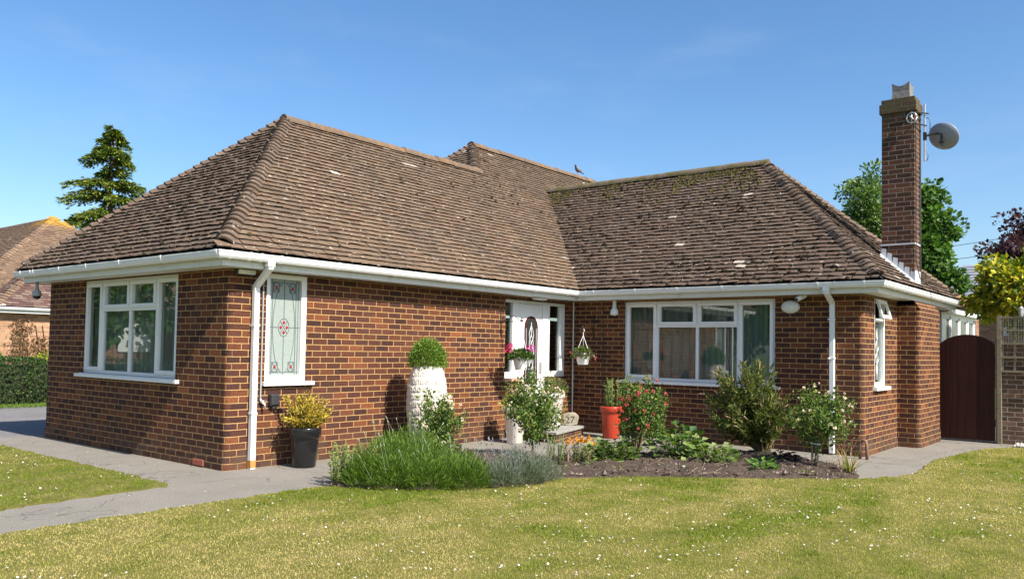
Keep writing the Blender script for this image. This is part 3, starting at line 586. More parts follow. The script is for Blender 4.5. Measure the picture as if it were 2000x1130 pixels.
# ------------------------------------------------------------------ roof of real tiles
TH = math.atan(T); CT, ST = math.cos(TH), math.sin(TH)
roof_v, roof_f, roof_c = [], [], []
moss_p = []
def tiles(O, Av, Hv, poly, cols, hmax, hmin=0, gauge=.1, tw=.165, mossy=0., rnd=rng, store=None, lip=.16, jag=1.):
    """O eave origin (x,y,z) on the plane, Av along eave, Hv horizontal inward; poly in (s,h)"""
    Vl, Fl, Cl = store
    Av = np.array((*Av, 0.)); Uv = np.array((Hv[0] * CT, Hv[1] * CT, ST)); Nv = np.array((-Hv[0] * ST, -Hv[1] * ST, CT)); O = np.array(O, float)
    smin = min(p[0] for p in poly); smax = max(p[0] for p in poly); nb = sum(len(x) for x in Vl)
    k0 = int(hmin / CT / gauge); k1 = int(hmax / CT / gauge) + 1
    for k in range(k0, k1):
        t0 = k * gauge + .02; s = np.arange(smin - tw - rnd.random() * tw, smax + tw, tw); n = len(s)
        hc = (t0 + gauge * .5) * CT; ok = inpoly(s + tw / 2, np.full(n, hc), poly); s = s[ok]; n = len(s)
        if n == 0: continue
        s = s + rnd.normal(size=n) * .004; tl = t0 + rnd.normal(size=n) * .0042 * jag; rot = rnd.normal(size=n) * .0065 * jag; lift = np.abs(rnd.normal(size=n)) * .0025 * jag + .028; til = rnd.normal(size=n) * .0028 * jag
        th_ = .0135; w = tw + .001 - (rnd.random(n) < .35 * jag) * np.abs(rnd.normal(size=n)) * .007 * jag; cam_ = .0015
        def P(ds, dt, dn): return O + Av * (s + ds)[:, None] + Uv * (tl + dt)[:, None] + Nv * dn[:, None]
        z = np.zeros(n); Lg = gauge + .035
        P0 = P(z, rot * 0, lift - til); P1 = P(w / 2, rot * w / 2 * 4, lift + cam_); P2 = P(w, rot * w * 4, lift + til)
        Q0 = P(z, z + Lg, z + .004); Q1 = P(w / 2, z + Lg, z + .004 + cam_); Q2 = P(w, z + Lg, z + .004)
        R0 = P(z, rot * 0, lift - til - th_); R2 = P(w, rot * w * 4, lift + til - th_); R1 = P(w / 2, rot * w * 2, lift + cam_ - th_)
        V = np.stack([P0, P1, P2, Q0, Q1, Q2, R0, R1, R2], 1).reshape(-1, 3)
        f = np.array([(0, 1, 4, 3), (1, 2, 5, 4), (6, 7, 1, 0), (7, 8, 2, 1), (6, 0, 3, 3), (2, 8, 5, 5)]); F_ = (np.arange(n) * 9)[:, None, None] + f[None]
        cc = cols[rnd.choice(len(cols), n)] * (1 + rnd.normal(size=(n, 1)) * .055).clip(.6, 1.5)
        li = rnd.random(n) < .0035; cc[li] = np.array((.42, .37, .31)) * (1 + rnd.normal(size=(li.sum(), 1)) * .15)
        dk = rnd.random(n) < .04; cc[dk] *= .72
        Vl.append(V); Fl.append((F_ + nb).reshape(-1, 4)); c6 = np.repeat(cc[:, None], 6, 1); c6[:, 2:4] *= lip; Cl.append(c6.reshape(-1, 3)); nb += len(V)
        if mossy > 0:
            nm = rnd.poisson(mossy * n)
            if nm:
                i = rnd.integers(0, n, nm); q = np.where(rnd.random(nm) < .65, rnd.normal(size=nm) * .09, rnd.random(nm)); moss_p.append((P0[i] * (1 - q)[:, None] + P2[i] * q[:, None] + Uv * (rnd.random(nm)[:, None] * .04 - .012), np.tile(Nv, (nm, 1)), np.tile(Av, (nm, 1))))
TB = np.array([(.152, .110, .081), (.146, .105, .079), (.160, .117, .085), (.150, .103, .075), (.165, .121, .09), (.138, .103, .08)])
st_ = ([], [], [])
ins = .045; z0_ = HG + T * ins
h1 = a / 2 + e; h2 = A / 2 + e; h3 = Wr / 2 + e; s1 = ym - (A - a) / 2 + e
OI = lambda x, y: (x, y, HG)
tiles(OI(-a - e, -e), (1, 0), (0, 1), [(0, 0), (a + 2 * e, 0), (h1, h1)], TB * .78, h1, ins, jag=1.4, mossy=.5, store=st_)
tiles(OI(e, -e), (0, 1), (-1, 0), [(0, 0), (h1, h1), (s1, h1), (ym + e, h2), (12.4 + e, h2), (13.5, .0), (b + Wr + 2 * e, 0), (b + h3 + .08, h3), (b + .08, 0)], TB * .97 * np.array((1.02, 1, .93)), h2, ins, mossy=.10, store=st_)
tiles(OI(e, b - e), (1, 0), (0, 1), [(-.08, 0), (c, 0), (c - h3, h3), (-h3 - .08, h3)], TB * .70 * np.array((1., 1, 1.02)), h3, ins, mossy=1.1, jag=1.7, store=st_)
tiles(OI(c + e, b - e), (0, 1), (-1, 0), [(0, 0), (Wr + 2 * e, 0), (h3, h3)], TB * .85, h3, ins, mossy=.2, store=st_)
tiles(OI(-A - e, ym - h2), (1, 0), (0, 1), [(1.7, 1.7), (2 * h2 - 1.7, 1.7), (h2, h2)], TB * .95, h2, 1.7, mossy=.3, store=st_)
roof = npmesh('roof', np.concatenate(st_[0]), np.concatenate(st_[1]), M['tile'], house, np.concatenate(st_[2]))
# closed shell below the tiles
m = MB(); D = -.012
def P3(x, y, h): return (x, y, HG + T * h + D)
m.add([P3(-a - e + .04, -e + .04, .04), P3(e - .04, -e + .04, .04), P3(-a / 2, a / 2, h1)], [(0, 1, 2)])
m.add([P3(e - .04, -e, .04), P3(e - .04, b, .04), P3(-Wr / 2, b + Wr / 2, h3), P3(-A / 2, 12.4, h2), P3(-A / 2, ym, h2), P3(-a / 2, s1 - e, h1), P3(-a / 2, a / 2, h1)], [tuple(range(7))])
m.add([P3(-Wr / 2, b + Wr / 2, h3), P3(e, b + Wr + e, 0), P3(e, 12.4 + h2, 0), P3(-A / 2, 12.4, h2)], [(0, 1, 2, 3)])
m.add([P3(e - .04, b - e + .04, .04), P3(c + e - .04, b - e + .04, .04), P3(c - Wr / 2, b + Wr / 2, h3), P3(-Wr / 2, b + Wr / 2, h3)], [(0, 1, 2, 3)])
m.add([P3(c + e - .04, b - e, .04), P3(c + e - .04, b + Wr + e, .04), P3(c - Wr / 2, b + Wr / 2, h3)], [(0, 1, 2)])
m.add([P3(c + e, b + Wr + e, 0), P3(e, b + Wr + e, 0), P3(-Wr / 2, b + Wr / 2, h3), P3(c - Wr / 2, b + Wr / 2, h3)], [(0, 1, 2, 3)])
m.add([P3(-a - e, -e, 0), P3(-a / 2, a / 2, h1), P3(-a / 2, s1 - e, h1), P3(-a - e, s1 - e, 0)], [(0, 1, 2, 3)])
m.add([P3(-A - e, ym - h2, 0), P3(e, ym - h2, 0), P3(-A / 2, ym, h2)], [(0, 1, 2)])
m.add([P3(-A - e, ym - h2, 0), P3(-A / 2, ym, h2), P3(-A / 2, 12.4, h2), P3(-A - e, 12.4 + h2, 0)], [(0, 1, 2, 3)])
m.add([P3(-A - e, 12.4 + h2, 0), P3(-A / 2, 12.4, h2), P3(e, 12.4 + h2, 0)], [(0, 1, 2)])
m.build('roof_felt', M['dark'], roof)
# bonnet hip tiles
def bonnets(p0, p1, dA, dB, parent, mat=None, gauge_h=.1 * CT, cols=TB, L=.165, start=.05, lift=0.0):
    p0 = Vector(p0); p1 = Vector(p1); dA = Vector((*dA, 0)); dB = Vector((*dB, 0)); n = int((abs(p1.x - p0.x) - start - .12) / gauge_h); V = []; F_ = []; Cc = []
    step_ = (p1 - p0) / abs(p1.x - p0.x); N_ = 9
    for k in range(n + 1):
        q = p0 + step_ * (start + k * gauge_h); col_ = cols[rng.integers(len(cols))] * (.8 + .28 * rng.random()); b0 = len(V)
        jl = rng.normal() * .006
        for (dd, li) in ((0, .052 + jl * .5), (gauge_h * 1.6, .004), (0, .026 + jl * .5)):
            r_ = q + step_ * (dd + jl); B0 = r_ + dA * L + Vector((0, 0, li)); B2 = r_ + dB * L + Vector((0, 0, li)); B1 = r_ + Vector((0, 0, .115 + lift + li)) + (dA + dB) * -.03
            for i in range(N_):
                s_ = i / (N_ - 1); V.append(tuple(B0 * (1 - s_) ** 2 + B1 * 2 * s_ * (1 - s_) + B2 * s_ ** 2))
        for i in range(N_ - 1):
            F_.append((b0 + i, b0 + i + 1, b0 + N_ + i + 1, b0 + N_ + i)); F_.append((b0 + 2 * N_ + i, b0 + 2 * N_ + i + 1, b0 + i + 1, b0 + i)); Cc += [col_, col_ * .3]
    return npmesh('hip_tile', V, F_, mat or M['tile'], parent, np.array(Cc))
zc = HG
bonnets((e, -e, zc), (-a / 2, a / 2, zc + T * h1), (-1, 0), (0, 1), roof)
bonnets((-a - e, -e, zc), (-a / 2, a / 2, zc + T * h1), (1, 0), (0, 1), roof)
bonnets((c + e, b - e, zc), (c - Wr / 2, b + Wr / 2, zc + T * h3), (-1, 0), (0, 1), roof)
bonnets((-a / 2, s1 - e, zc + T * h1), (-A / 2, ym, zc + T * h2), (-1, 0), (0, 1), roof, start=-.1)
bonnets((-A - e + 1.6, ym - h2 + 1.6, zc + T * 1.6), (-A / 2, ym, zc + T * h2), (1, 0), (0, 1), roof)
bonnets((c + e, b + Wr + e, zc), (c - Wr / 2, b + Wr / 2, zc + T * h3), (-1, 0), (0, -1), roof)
t = NT('lichened_ridge_tile'); at = t.n('ShaderNodeAttribute', attribute_name='Col').outputs[0]
k = t.mix(t.noise(30, 4, .7), t.mix(1., at, (.6, .6, .6), 'MULTIPLY'), t.mix(1., at, (1.3, 1.25, 1.2), 'MULTIPLY')); k = t.mix(t.math('MULTIPLY', t.step(t.noise(9, 5, .7), .47, .62), .7), k, (.22, .115, .04)); k = t.mix(t.math('MULTIPLY', t.step(t.noise(14, 4, .7), .6, .68), .8), k, (.12, .1, .03)); t.col(k); t.rough(.93); t.bump(t.noise(70, 5, .7), .8, .008); M['ridge'] = t.m
t = NT('mossy_ridge_tile'); k = t.mix(t.step(t.noise(6, 6, .7), .4, .62), (.15, .11, .08), (.085, .08, .02)); k = t.mix(t.math('MULTIPLY', t.step(t.noise(13, 4, .7), .62, .7), .7), k, (.35, .2, .05)); t.col(k); t.rough(.95); t.bump(t.noise(60, 5, .8), 1, .015); M['ridge_moss'] = t.m
def ridge(p0, p1, mat, parent, cap0=True, r=.115, seg=.4):
    p0 = Vector(p0); p1 = Vector(p1); d = (p1 - p0); L = d.length; d.normalize(); side = d.cross(Vector((0, 0, 1))).normalized(); n = max(1, int(L / seg)); m = MB(); N_ = 12
    for k in range(n):
        A0 = p0 + d * (L * k / n + .003); A1 = p0 + d * (L * (k + 1) / n - .003); rr = r + random.uniform(-.005, .005); dz = random.uniform(-.006, .006); col_ = tuple(TB[rng.integers(len(TB))] * .85)
        vs = []
        for Pp in (A0, A1):
            for q in (rr, rr - .014):
                for i in range(N_ + 1):
                    an = math.pi * i / N_; vs.append(tuple(Pp + side * math.cos(an) * q * 1.05 + Vector((0, 0, math.sin(an) * q - .055 + dz))))
        K = N_ + 1; fs = []
        for i in range(N_): fs += [(i, 2 * K + i, 2 * K + i + 1, i + 1), (i, i + 1, K + i + 1, K + i), (2 * K + i, 3 * K + i, 3 * K + i + 1, 2 * K + i + 1)]
        m.add(vs, fs, None, col_)
    if cap0:
        for (rr, off) in ((r - .012, .01), (r * .6, -.004)):
            m.add([tuple(p0 + d * off + side * math.cos(math.pi * 2 * i / 20) * rr + Vector((0, 0, math.sin(2 * math.pi * i / 20) * rr - .055 + .02))) for i in range(20)], [tuple(range(20))], None, (.14, .12, .10))
    return m.build('ridge_tile', mat, parent, smooth=False)
zr = lambda h: HG + T * h
ridge((-a / 2, a / 2 - .05, zr(h1) + .012), (-a / 2, s1 - e + .1, zr(h1) + .012), M['ridge'], roof)
ridge((-A / 2, ym - .05, zr(h2) + .012), (-A / 2, 12.45, zr(h2) + .012), M['ridge'], roof)
ridge((c - Wr / 2 + .05, b + Wr / 2, zr(h3) + .012), (-Wr / 2, b + Wr / 2, zr(h3) + .012), M['ridge_moss'], roof)
# moss cushions along the tile laps
P = np.concatenate([q[0] for q in moss_p]); Nn = np.concatenate([q[1] for q in moss_p]); Aa = np.concatenate([q[2] for q in moss_p]); n = len(P)
k = fbm(P[:, 0] * .9 + P[:, 2], P[:, 1] * .9 + P[:, 2], 40); keep = k > .47; P, Nn, Aa = P[keep], Nn[keep], Aa[keep]; n = len(P)
Uu = np.cross(Nn, Aa); r_ = (.009 + .026 * rng.random((n, 1)) ** 2.4); el = .8 + rng.random((n, 1)) * 1.2
V = np.stack([P + Aa * r_ * el, P + Uu * r_, P - Aa * r_ * el, P - Uu * r_, P + Nn * r_ * .9], 1).reshape(-1, 3); fq = np.array([(0, 1, 4), (1, 2, 4), (2, 3, 4), (3, 0, 4)]); F_ = ((np.arange(n) * 5)[:, None, None] + fq).reshape(-1, 3)
cm = np.repeat(mixcol(n, [(.034, .026, .017), (.026, .019, .013), (.055, .044, .018), (.042, .031, .02)]), 4, 0)
o = npmesh('moss', V, F_, M['attr'], roof, cm); o['kind'] = 'stuff'
# dense yellow-green moss along the top of the right wing
n = 4200; x = rng.uniform(-2.2, 2.7, n); h = h3 - np.abs(rng.normal(size=n)) * .42 * (.15 + .35 * (x + 2.2) / 4.9 + .5 * fbm(x * 1.5, x * 0, 55)); P = np.stack([x, b - e + h, HG + T * h + .03], 1); keep = (rng.random(n) < np.clip((fbm(x * 3, h * 3, 61) - .36) / .3, 0, 1)) & (x < c - h + .05 ) & (x > -h); P = P[keep]; n = len(P)
Nn = np.tile((0, -ST, CT), (n, 1)); Aa = np.tile((1., 0, 0), (n, 1)); Uu = np.cross(Nn, Aa); r_ = (.012 + .022 * rng.random((n, 1)))
V = np.stack([P + Aa * r_ * 1.5, P + Uu * r_, P - Aa * r_ * 1.5, P - Uu * r_, P + Nn * r_ * .8], 1).reshape(-1, 3); F_ = ((np.arange(n) * 5)[:, None, None] + fq).reshape(-1, 3)
o = npmesh('moss', V, F_, M['attr'], roof, np.repeat(mixcol(n, [(.085, .075, .02), (.07, .056, .02), (.05, .04, .02), (.115, .10, .025)]), 4, 0)); o['kind'] = 'stuff'

# ------------------------------------------------------------------ ground
def sheet(name, poly, z, mat, thick=0, parent=None):
    m = MB(); n = len(poly); m.add([(x, y, z) for x, y in poly], [tuple(range(n))])
    if thick: m.add([(x, y, z) for x, y in poly] + [(x, y, z - thick) for x, y in poly], [(k, n + k, n + (k + 1) % n, (k + 1) % n) for k in range(n)])
    return tag(m.build(name, mat, parent), kind='structure')
sheet('ground', [(-600, -600), (600, -600), (600, 600), (-600, 600)], -.06, M['far_grass'])
sheet('path', [(-5.0, -9), (14, -9), (14, 14), (-5.0, 14)], 0, M['path'], .05)
sheet('driveway', [(-16.5, -30), (-5.0, -30), (-5.0, 22), (-16.5, 22)], -.006, M['drive'], .05)
def wob(poly, amp=.02, d=.07, seed=3):
    r_ = random.Random(seed); out = []
    for p, q in zip(poly, poly[1:] + poly[:1]):
        L = math.dist(p, q); k = max(1, int(min(L, 12) / d))
        for i in range(k): out.append((p[0] + (q[0] - p[0]) * i / k + r_.uniform(-amp, amp), p[1] + (q[1] - p[1]) * i / k + r_.uniform(-amp, amp)))
    return out
BED = [(1.66, .10), (1.2, .75), (.45, 1.5), (.35, 3.3), (1.25, 3.15), (1.7, 3.0), (2.1, 3.6), (2.45, 4.5), (2.9, 5.15), (3.5, 5.65), (4.3, 5.75), (4.95, 5.45), (5.35, 4.95), (5.42, 4.55), (4.8, 3.95), (4.2, 3.42), (3.5, 2.85), (3.0, 2.15), (3.05, 1.75), (2.85, 1.15), (2.45, .62), (2.1, .35)]
LAWN = [(1.61, -9), (1.60, -2.8), (1.58, -2.0), (1.60, -.5), (1.62, .08), (2.1, .33), (2.46, .6), (2.87, 1.13), (3.07, 1.74), (3.02, 2.14), (3.52, 2.83), (4.22, 3.4), (4.82, 3.93), (5.44, 4.53), (5.6, 4.83), (5.84, 5.4), (5.80, 6.2), (5.73, 7.05), (5.86, 8.2), (6.02, 9.2), (6.3, 9.75), (6.9, 9.9), (16, 9.6), (16, -9)]
LEFT = [(-4.6, -9), (-4.6, -.86), (-4.0, -.84), (.40, -.88), (.50, -.95), (.54, -1.7), (.62, -2.46), (.66, -9)]
LAWNw = wob(LAWN, .032); LEFTw = wob(LEFT, .03, seed=5)
tag(sheet('lawn', LAWNw, .018, M['turf'], .05)); tag(sheet('lawn', LEFTw, .018, M['turf'], .05))
# soil bed
gx, gy = np.meshgrid(np.arange(.2, 5.6, .045), np.arange(0, 5.9, .045), indexing='ij'); nx, ny = gx.shape

def polydist(x, y, poly):
    d = np.full(np.shape(x), 9.)
    for p, q in zip(poly, poly[1:] + poly[:1]):
        ex, ey = q[0] - p[0], q[1] - p[1]; t_ = np.clip(((x - p[0]) * ex + (y - p[1]) * ey) / (ex * ex + ey * ey), 0, 1); d = np.minimum(d, np.hypot(x - p[0] - t_ * ex, y - p[1] - t_ * ey))
    return d
ins_ = inpoly(gx, gy, BED); dd = polydist(gx, gy, BED); sdist = np.where(ins_, dd, -dd)
hz = .042 + .10 * (fbm(gx * 2, gy * 2, 11) - .45) + .14 * (fbm(gx * 9, gy * 9, 12) - .5)
hz = np.maximum(hz, .0) * np.clip(sdist / .22, 0, 1) + .022 * np.clip(1 + sdist / .05, 0, 1) - .012 * (sdist < 0)
V = np.stack([gx, gy, hz], -1).reshape(-1, 3)
i, j = np.meshgrid(np.arange(nx - 1), np.arange(ny - 1), indexing='ij'); F_ = np.stack([i * ny + j, (i + 1) * ny + j, (i + 1) * ny + j + 1, i * ny + j + 1], -1).reshape(-1, 4)
F_ = F_[sdist.ravel()[F_].max(1) > -.09]
tag(npmesh('flower_bed_soil', V, F_, M['soil'], None, None, True), kind='structure')
def soilz(x, y): return float(.042 + .10 * (fbm(np.array([x * 2.]), np.array([y * 2.]), 11)[0] - .45))
# clods
n = 9000; x = rng.uniform(.3, 5.5, n); y = rng.uniform(0, 5.9, n); kk = inpoly(x, y, BED); x, y = x[kk], y[kk]; n = len(x); P = np.stack([x, y, .05 + .1 * (fbm(x * 2, y * 2, 11) - .45)], 1); r_ = .008 + .025 * rng.random((n, 1)) ** 3
dirs = np.array([(1, 0, 0), (0, 1, 0), (-1, 0, 0), (0, -1, 0), (0, 0, 1), (0, 0, -.6)]); V = (P[:, None] + dirs[None] * r_[:, None] * (1 + .35 * rng.normal(size=(n, 6, 1)))).reshape(-1, 3); f8 = np.array([(0, 1, 4), (1, 2, 4), (2, 3, 4), (3, 0, 4), (1, 0, 5), (2, 1, 5), (3, 2, 5), (0, 3, 5)])
tag(npmesh('soil_clods', V, ((np.arange(n) * 6)[:, None, None] + f8).reshape(-1, 3), M['attr'], None, np.repeat(mixcol(n, [(.105, .078, .062), (.15, .115, .092), (.07, .05, .04), (.2, .165, .135)]), 8, 0)), 'loose brown clods of soil in the flower bed', 'soil', kind='stuff')

# grass blades
def dryness(x, y): return .45 * fbm(x * 1.6, y * .5, 21) + .35 * fbm(x * .5 + 9, y * .35, 25) + .3 * fbm(x * 4, y * 3, 29) + .06
def grass(name, poly, n, label, wet):
    # distance-weighted sampling in a wedge round the viewpoint, with a margin for a step to the side
    r_ = 3.0 + (rng.random(n) ** 1.35) * 19; th = rng.uniform(-.80, .80, n) + YAW; x = CAM[0] - np.sin(th) * r_; y = CAM[1] + np.cos(th) * r_
    k = inpoly(x, y, poly); x, y, r_ = x[k], y[k], r_[k]; n = len(x)
    d = dryness(x, y) - wet
    L = (.008 + .013 * rng.random(n)) * (1 + .6 * (d < .53)); wd = .0014 + .0005 * r_
    an = rng.uniform(0, 2 * np.pi, n); lean = .25 + .75 * rng.random(n); lx, ly = np.cos(an) * lean, np.sin(an) * lean
    ly = ly + .45 * np.tanh(3 * np.sin(x * 2 * np.pi / 1.1 + .6 * np.sin(y * .7)))
    px, py = -np.sin(an), np.cos(an)
    yaw_ = rng.uniform(0, 2 * np.pi, n); px, py = np.cos(yaw_), np.sin(yaw_); z = np.full(n, .014)
    V = np.stack([np.stack([x - px * wd, y - py * wd, z], 1), np.stack([x + px * wd, y + py * wd, z], 1), np.stack([x + lx * L, y + ly * L, z + L * np.sqrt(np.maximum(.08, 1.1 - lx ** 2 - ly ** 2))], 1)], 1).reshape(-1, 3)
    q = np.clip((d + rng.normal(size=n) * .05 - .592) / .17 + .5, 0, 1)[:, None]
    g = np.array((.16, .22, .02)) * (1 - q) + np.array((.56, .45, .20)) * q; mid = np.array((.34, .33, .055)); g = g + (mid - g) * (1 - np.abs(2 * q - 1)) * .75
    g = g * (1 + .14 * rng.normal(size=(n, 1))).clip(.4, 1.8)
    return tag(npmesh(name, V, np.arange(n * 3).reshape(n, 3), M['grass'], None, g), label, 'grass', kind='stuff')
grass('grass', LAWNw, 1300000, 'short mown lawn grass with straw coloured streaks beside the bed', 0)
grass('grass', LEFTw, 600000, 'greener mown grass left of the path junction', .12)
def scatter_daisies(name, poly, n, label, thr):
    r_ = 3.2 + (rng.random(n) ** 1.1) * 15; th = rng.uniform(-.75, .75, n) + YAW; x = CAM[0] - np.sin(th) * r_; y = CAM[1] + np.cos(th) * r_
    k = inpoly(x, y, poly) & (fbm(x * .9, y * .9, 33) * .75 + .35 * fbm(x * 4, y * 4, 35) + .12 * rng.random(n) > thr); x, y = x[k], y[k]; n = len(x); m_ = 7
    an = np.linspace(0, 2 * np.pi, m_, endpoint=False); rad = (.004 + .005 * rng.random((n, 1))); tx, ty = rng.normal(size=(2, n, 1)) * .35
    cx_, cy_ = np.cos(an)[None] * rad, np.sin(an)[None] * rad; zz = .036 + .012 * rng.random((n, 1)) + cx_ * tx + cy_ * ty
    V = np.stack([x[:, None] + cx_, y[:, None] + cy_, zz], -1).reshape(-1, 3)
    return tag(npmesh(name, V, np.arange(n * m_).reshape(n, m_), M['petal'], None, mixcol(n, [(.8, .78, .76), (.75, .68, .68)], None, .06)), label, 'daisies', kind='stuff')
scatter_daisies('daisies', LAWNw, 11000, 'white daisies dotted over the front lawn', .67)
scatter_daisies('daisies', LEFTw, 9000, 'white daisies in the greener grass left of the path', .635)
# fallen petals on the tarmac
n = 900; x = rng.uniform(-8, 5.8, n); y = rng.uniform(-5, 10, n); k = ~inpoly(x, y, LAWN) & ~inpoly(x, y, LEFT) & ~inpoly(x, y, BED) & ~((x < 0) & (y > 0) & (x > -a)) & ~((y > b) & (x < c)) ; x, y = x[k], y[k]; n = len(x); an = rng.uniform(0, 6.28, (n, 1)) + np.linspace(0, 2 * np.pi, 5, endpoint=False); rad = .008 + .009 * rng.random((n, 1))
V = np.stack([x[:, None] + np.cos(an) * rad, y[:, None] + np.sin(an) * rad * .6, np.full((n, 5), .006)], -1).reshape(-1, 3); tag(npmesh('fallen_petals', V, np.arange(n * 5).reshape(n, 5), M['petal'], None, mixcol(n, [(.65, .58, .52), (.5, .45, .4)])), 'pale petals fallen on the grey path', 'petals', kind='stuff')
# gravel strip by the garden wall
n = 1500; x = rng.uniform(6.3, 8.6, n); y = rng.uniform(9.75, 10.33, n); k = y > 9.8 + .1 * np.sin(x * 3); x, y = x[k], y[k]; n = len(x); P = np.stack([x, y, np.full(n, .03)], 1); r_ = .012 + .018 * rng.random((n, 1)); V = (P[:, None] + dirs[None] * r_[:, None] * (1 + .3 * rng.normal(size=(n, 6, 1)))).reshape(-1, 3)
tag(npmesh('gravel', V, ((np.arange(n) * 6)[:, None, None] + f8).reshape(-1, 3), M['gravel'], None, np.repeat(mixcol(n, [(.5, .48, .44), (.35, .33, .3), (.6, .57, .5)]), 8, 0)), 'pale gravel strip at the foot of the garden wall', 'gravel', kind='stuff')

# ------------------------------------------------------------------ plants
def stems_to(base, tips, mat, parent, r0=.012, n_main=6, sag=.1, name='stem'):
    m = MB(); base = Vector(base)
    for tp in tips:
        tp = Vector(tp); mid = base.lerp(tp, .5) + Vector((random.uniform(-1, 1), random.uniform(-1, 1), 0)) * sag * .4; mid.x = base.x + (mid.x - base.x) * .75; mid.y = base.y + (mid.y - base.y) * .75
        bb = base + Vector((random.uniform(-1, 1), random.uniform(-1, 1), 0)) * r0
        m.tube([bb, bb.lerp(mid, .5) , mid, mid.lerp(tp, .55), tp], [r0, r0 * .8, r0 * .6, r0 * .4, r0 * .2], 5)
    return m.build(name, mat, parent, smooth=True)
def blooms(P, r, mats_col, parent, name='rose_bloom', n_pet=14):
    base = None
    for i, p in enumerate(P):
        if base is None:
            d = unit(rng.normal(size=(n_pet, 3)) + np.array((0, 0, .5))); q = np.zeros((n_pet, 3)) + d * r * .25
            V, F_ = leaf_arrays(q, d, r * .95, r * 1.3, .3); o = npmesh(name, V, F_, M['petal'], parent, mixcol(n_pet, mats_col, None, .1)); base = o
        else: o = base.copy(); COL.objects.link(o); o.parent = parent
        o.location = p; o.rotation_euler = tuple(rng.uniform(0, 6.28, 3)); o.scale = (1,) * 3 if i == 0 else (rng.uniform(.6, 1.15),) * 3
GREEN = [(.075, .14, .025), (.055, .11, .02), (.11, .18, .035), (.16, .22, .05), (.045, .085, .02)]
def bush(name, label, cat, base, cen, rad, n_tw, n_lf, lf, lw, cols, wts=None, stem=M['bark_pale'], r0=.012, flowers=0, fr=.022, fcols=None, group=None, low=.25, spread=.11, trunk=0):
    bx, by, bz = base; root = thing(name, label, cat, (bx, by, bz), group); cz = np.array(cen) - np.array(base)
    tips = cz + ball(n_tw, .42) * np.array(rad) * (1 + .22 * rng.normal(size=(n_tw, 1))).clip(.55, 1.4); tips[:, 2] = np.maximum(tips[:, 2], low * cz[2])
    stems_to((0, 0, trunk), [tuple(x) for x in tips[:min(n_tw, 34)]], stem, root, r0 * (.55 if trunk else 1))
    if trunk: m = MB(); m.tube([(0, 0, -.02), (.01, .0, trunk * .5), (0, .005, trunk + .03)], [r0 * 1.25, r0 * 1.05, r0 * 1.0], 8); m.build('trunk', stem, root, smooth=True)
    per = max(1, n_lf // n_tw); origin = np.array((0, 0, cz[2] * .25)); i = np.repeat(np.arange(n_tw), per); f = rng.random((len(i), 1)) ** .6
    dirv = unit(tips - origin)[i]; P = tips[i] - dirv * (1 - f) * np.linalg.norm(rad) * .42 + rng.normal(size=(len(i), 3)) * spread * np.array(rad) * .9
    D = dirv * .5 + rng.normal(size=(len(i), 3)) * .8 + np.array((0, 0, .15))
    L = lf * (.55 + .75 * rng.random(len(i))); leaves('foliage', P, D, L * 1.3, L * 1.3 * lw, cols, M['leaf'], root, wts)
    if flowers:
        d = unit(rng.normal(size=(flowers * 3, 3)) + np.array((.35, -.5, .35))); d = d[:flowers]; fp = cz + d * np.array(rad) * rng.uniform(.75, 1.04, (flowers, 1)); blooms(fp, fr, fcols, root)
    return root
RG = GREEN + [(.14, .2, .04), (.2, .24, .06)]
PINKW = [(.82, .66, .58), (.85, .76, .68), (.8, .55, .5)]
bush('rose_bush', 'pale pink rose bush in front of the tall white urn', 'rose bush', (1.30, 2.19, .04), (1.27, 2.16, .53), (.34, .34, .36), 60, 3450, .036, .62, RG, flowers=16, fr=.026, fcols=PINKW, r0=.013, trunk=.1)
bush('rose_bush', 'rose bush thick with cream blooms before the front door', 'rose bush', (1.77, 3.34, .04), (1.78, 3.36, .73), (.45, .45, .37), 90, 5100, .034, .62, RG + [(.2, .26, .06)], flowers=44, fr=.021, fcols=PINKW, r0=.015, low=.45, trunk=.2)
bush('rose_bush', 'rose bush with small red blooms beside the red planter', 'rose bush', (2.97, 3.90, .04), (3.04, 3.97, .72), (.32, .32, .38), 75, 4500, .034, .6, RG, flowers=38, fr=.0225, fcols=[(.56, .08, .09), (.6, .2, .19), (.42, .09, .08)], low=.3, r0=.013)
r_ = bush('rose_bush', 'staked standard rose with small white blooms beside the right downpipe', 'rose bush', (4.87, 4.91, .04), (4.92, 4.96, .73), (.40, .40, .36), 70, 3750, .032, .62, RG, flowers=26, fr=.019, fcols=PINKW, low=.62, r0=.013, trunk=.36)
m = MB(); m.tube([(.03, 0, 0), (.045, 0, .55)], .009, 6); m.tube([(-.03, -.02, 0), (-.03, -.02, .42)], .012, 6); m.build('stake', M['timber'], r_)
m = MB(); m.tube([(-.045, -.03, .3), (.055, -.025, .29), (.06, .01, .29), (-.045, .01, .3), (-.045, -.03, .3)], .006, 4); m.build('tie', M['white_paint'], r_)
# bottlebrush shrub
bb = thing('bottlebrush_shrub', 'broad dark bottlebrush shrub with pinkish seed spikes under the right window', 'shrub', (3.98, 5.55, .04)); cz = np.array((-.16, -.06, .70))
tips = cz + ball(190, .45) * np.array((.62, .58, .60)); tips[:, 2] = np.maximum(tips[:, 2], .26)
stems_to((0, 0, 0), [tuple(x) for x in tips[:34]], M['bark_pale'], bb, .02)
i = np.repeat(np.arange(190), 60); dv = unit(tips - np.array((0, 0, .15)))[i]; f = rng.random((len(i), 1)); P = tips[i] - dv * f * .34 + rng.normal(size=(len(i), 3)) * .018; D = dv * .8 + rng.normal(size=(len(i), 3)) * .75
L = .055 + .045 * rng.random(len(i)); leaves('foliage', P, D, L, L * .24, [(.075, .105, .02), (.05, .075, .018), (.13, .15, .03), (.19, .19, .045), (.16, .10, .035)], M['leaf'], bb, [.3, .3, .22, .12, .06])
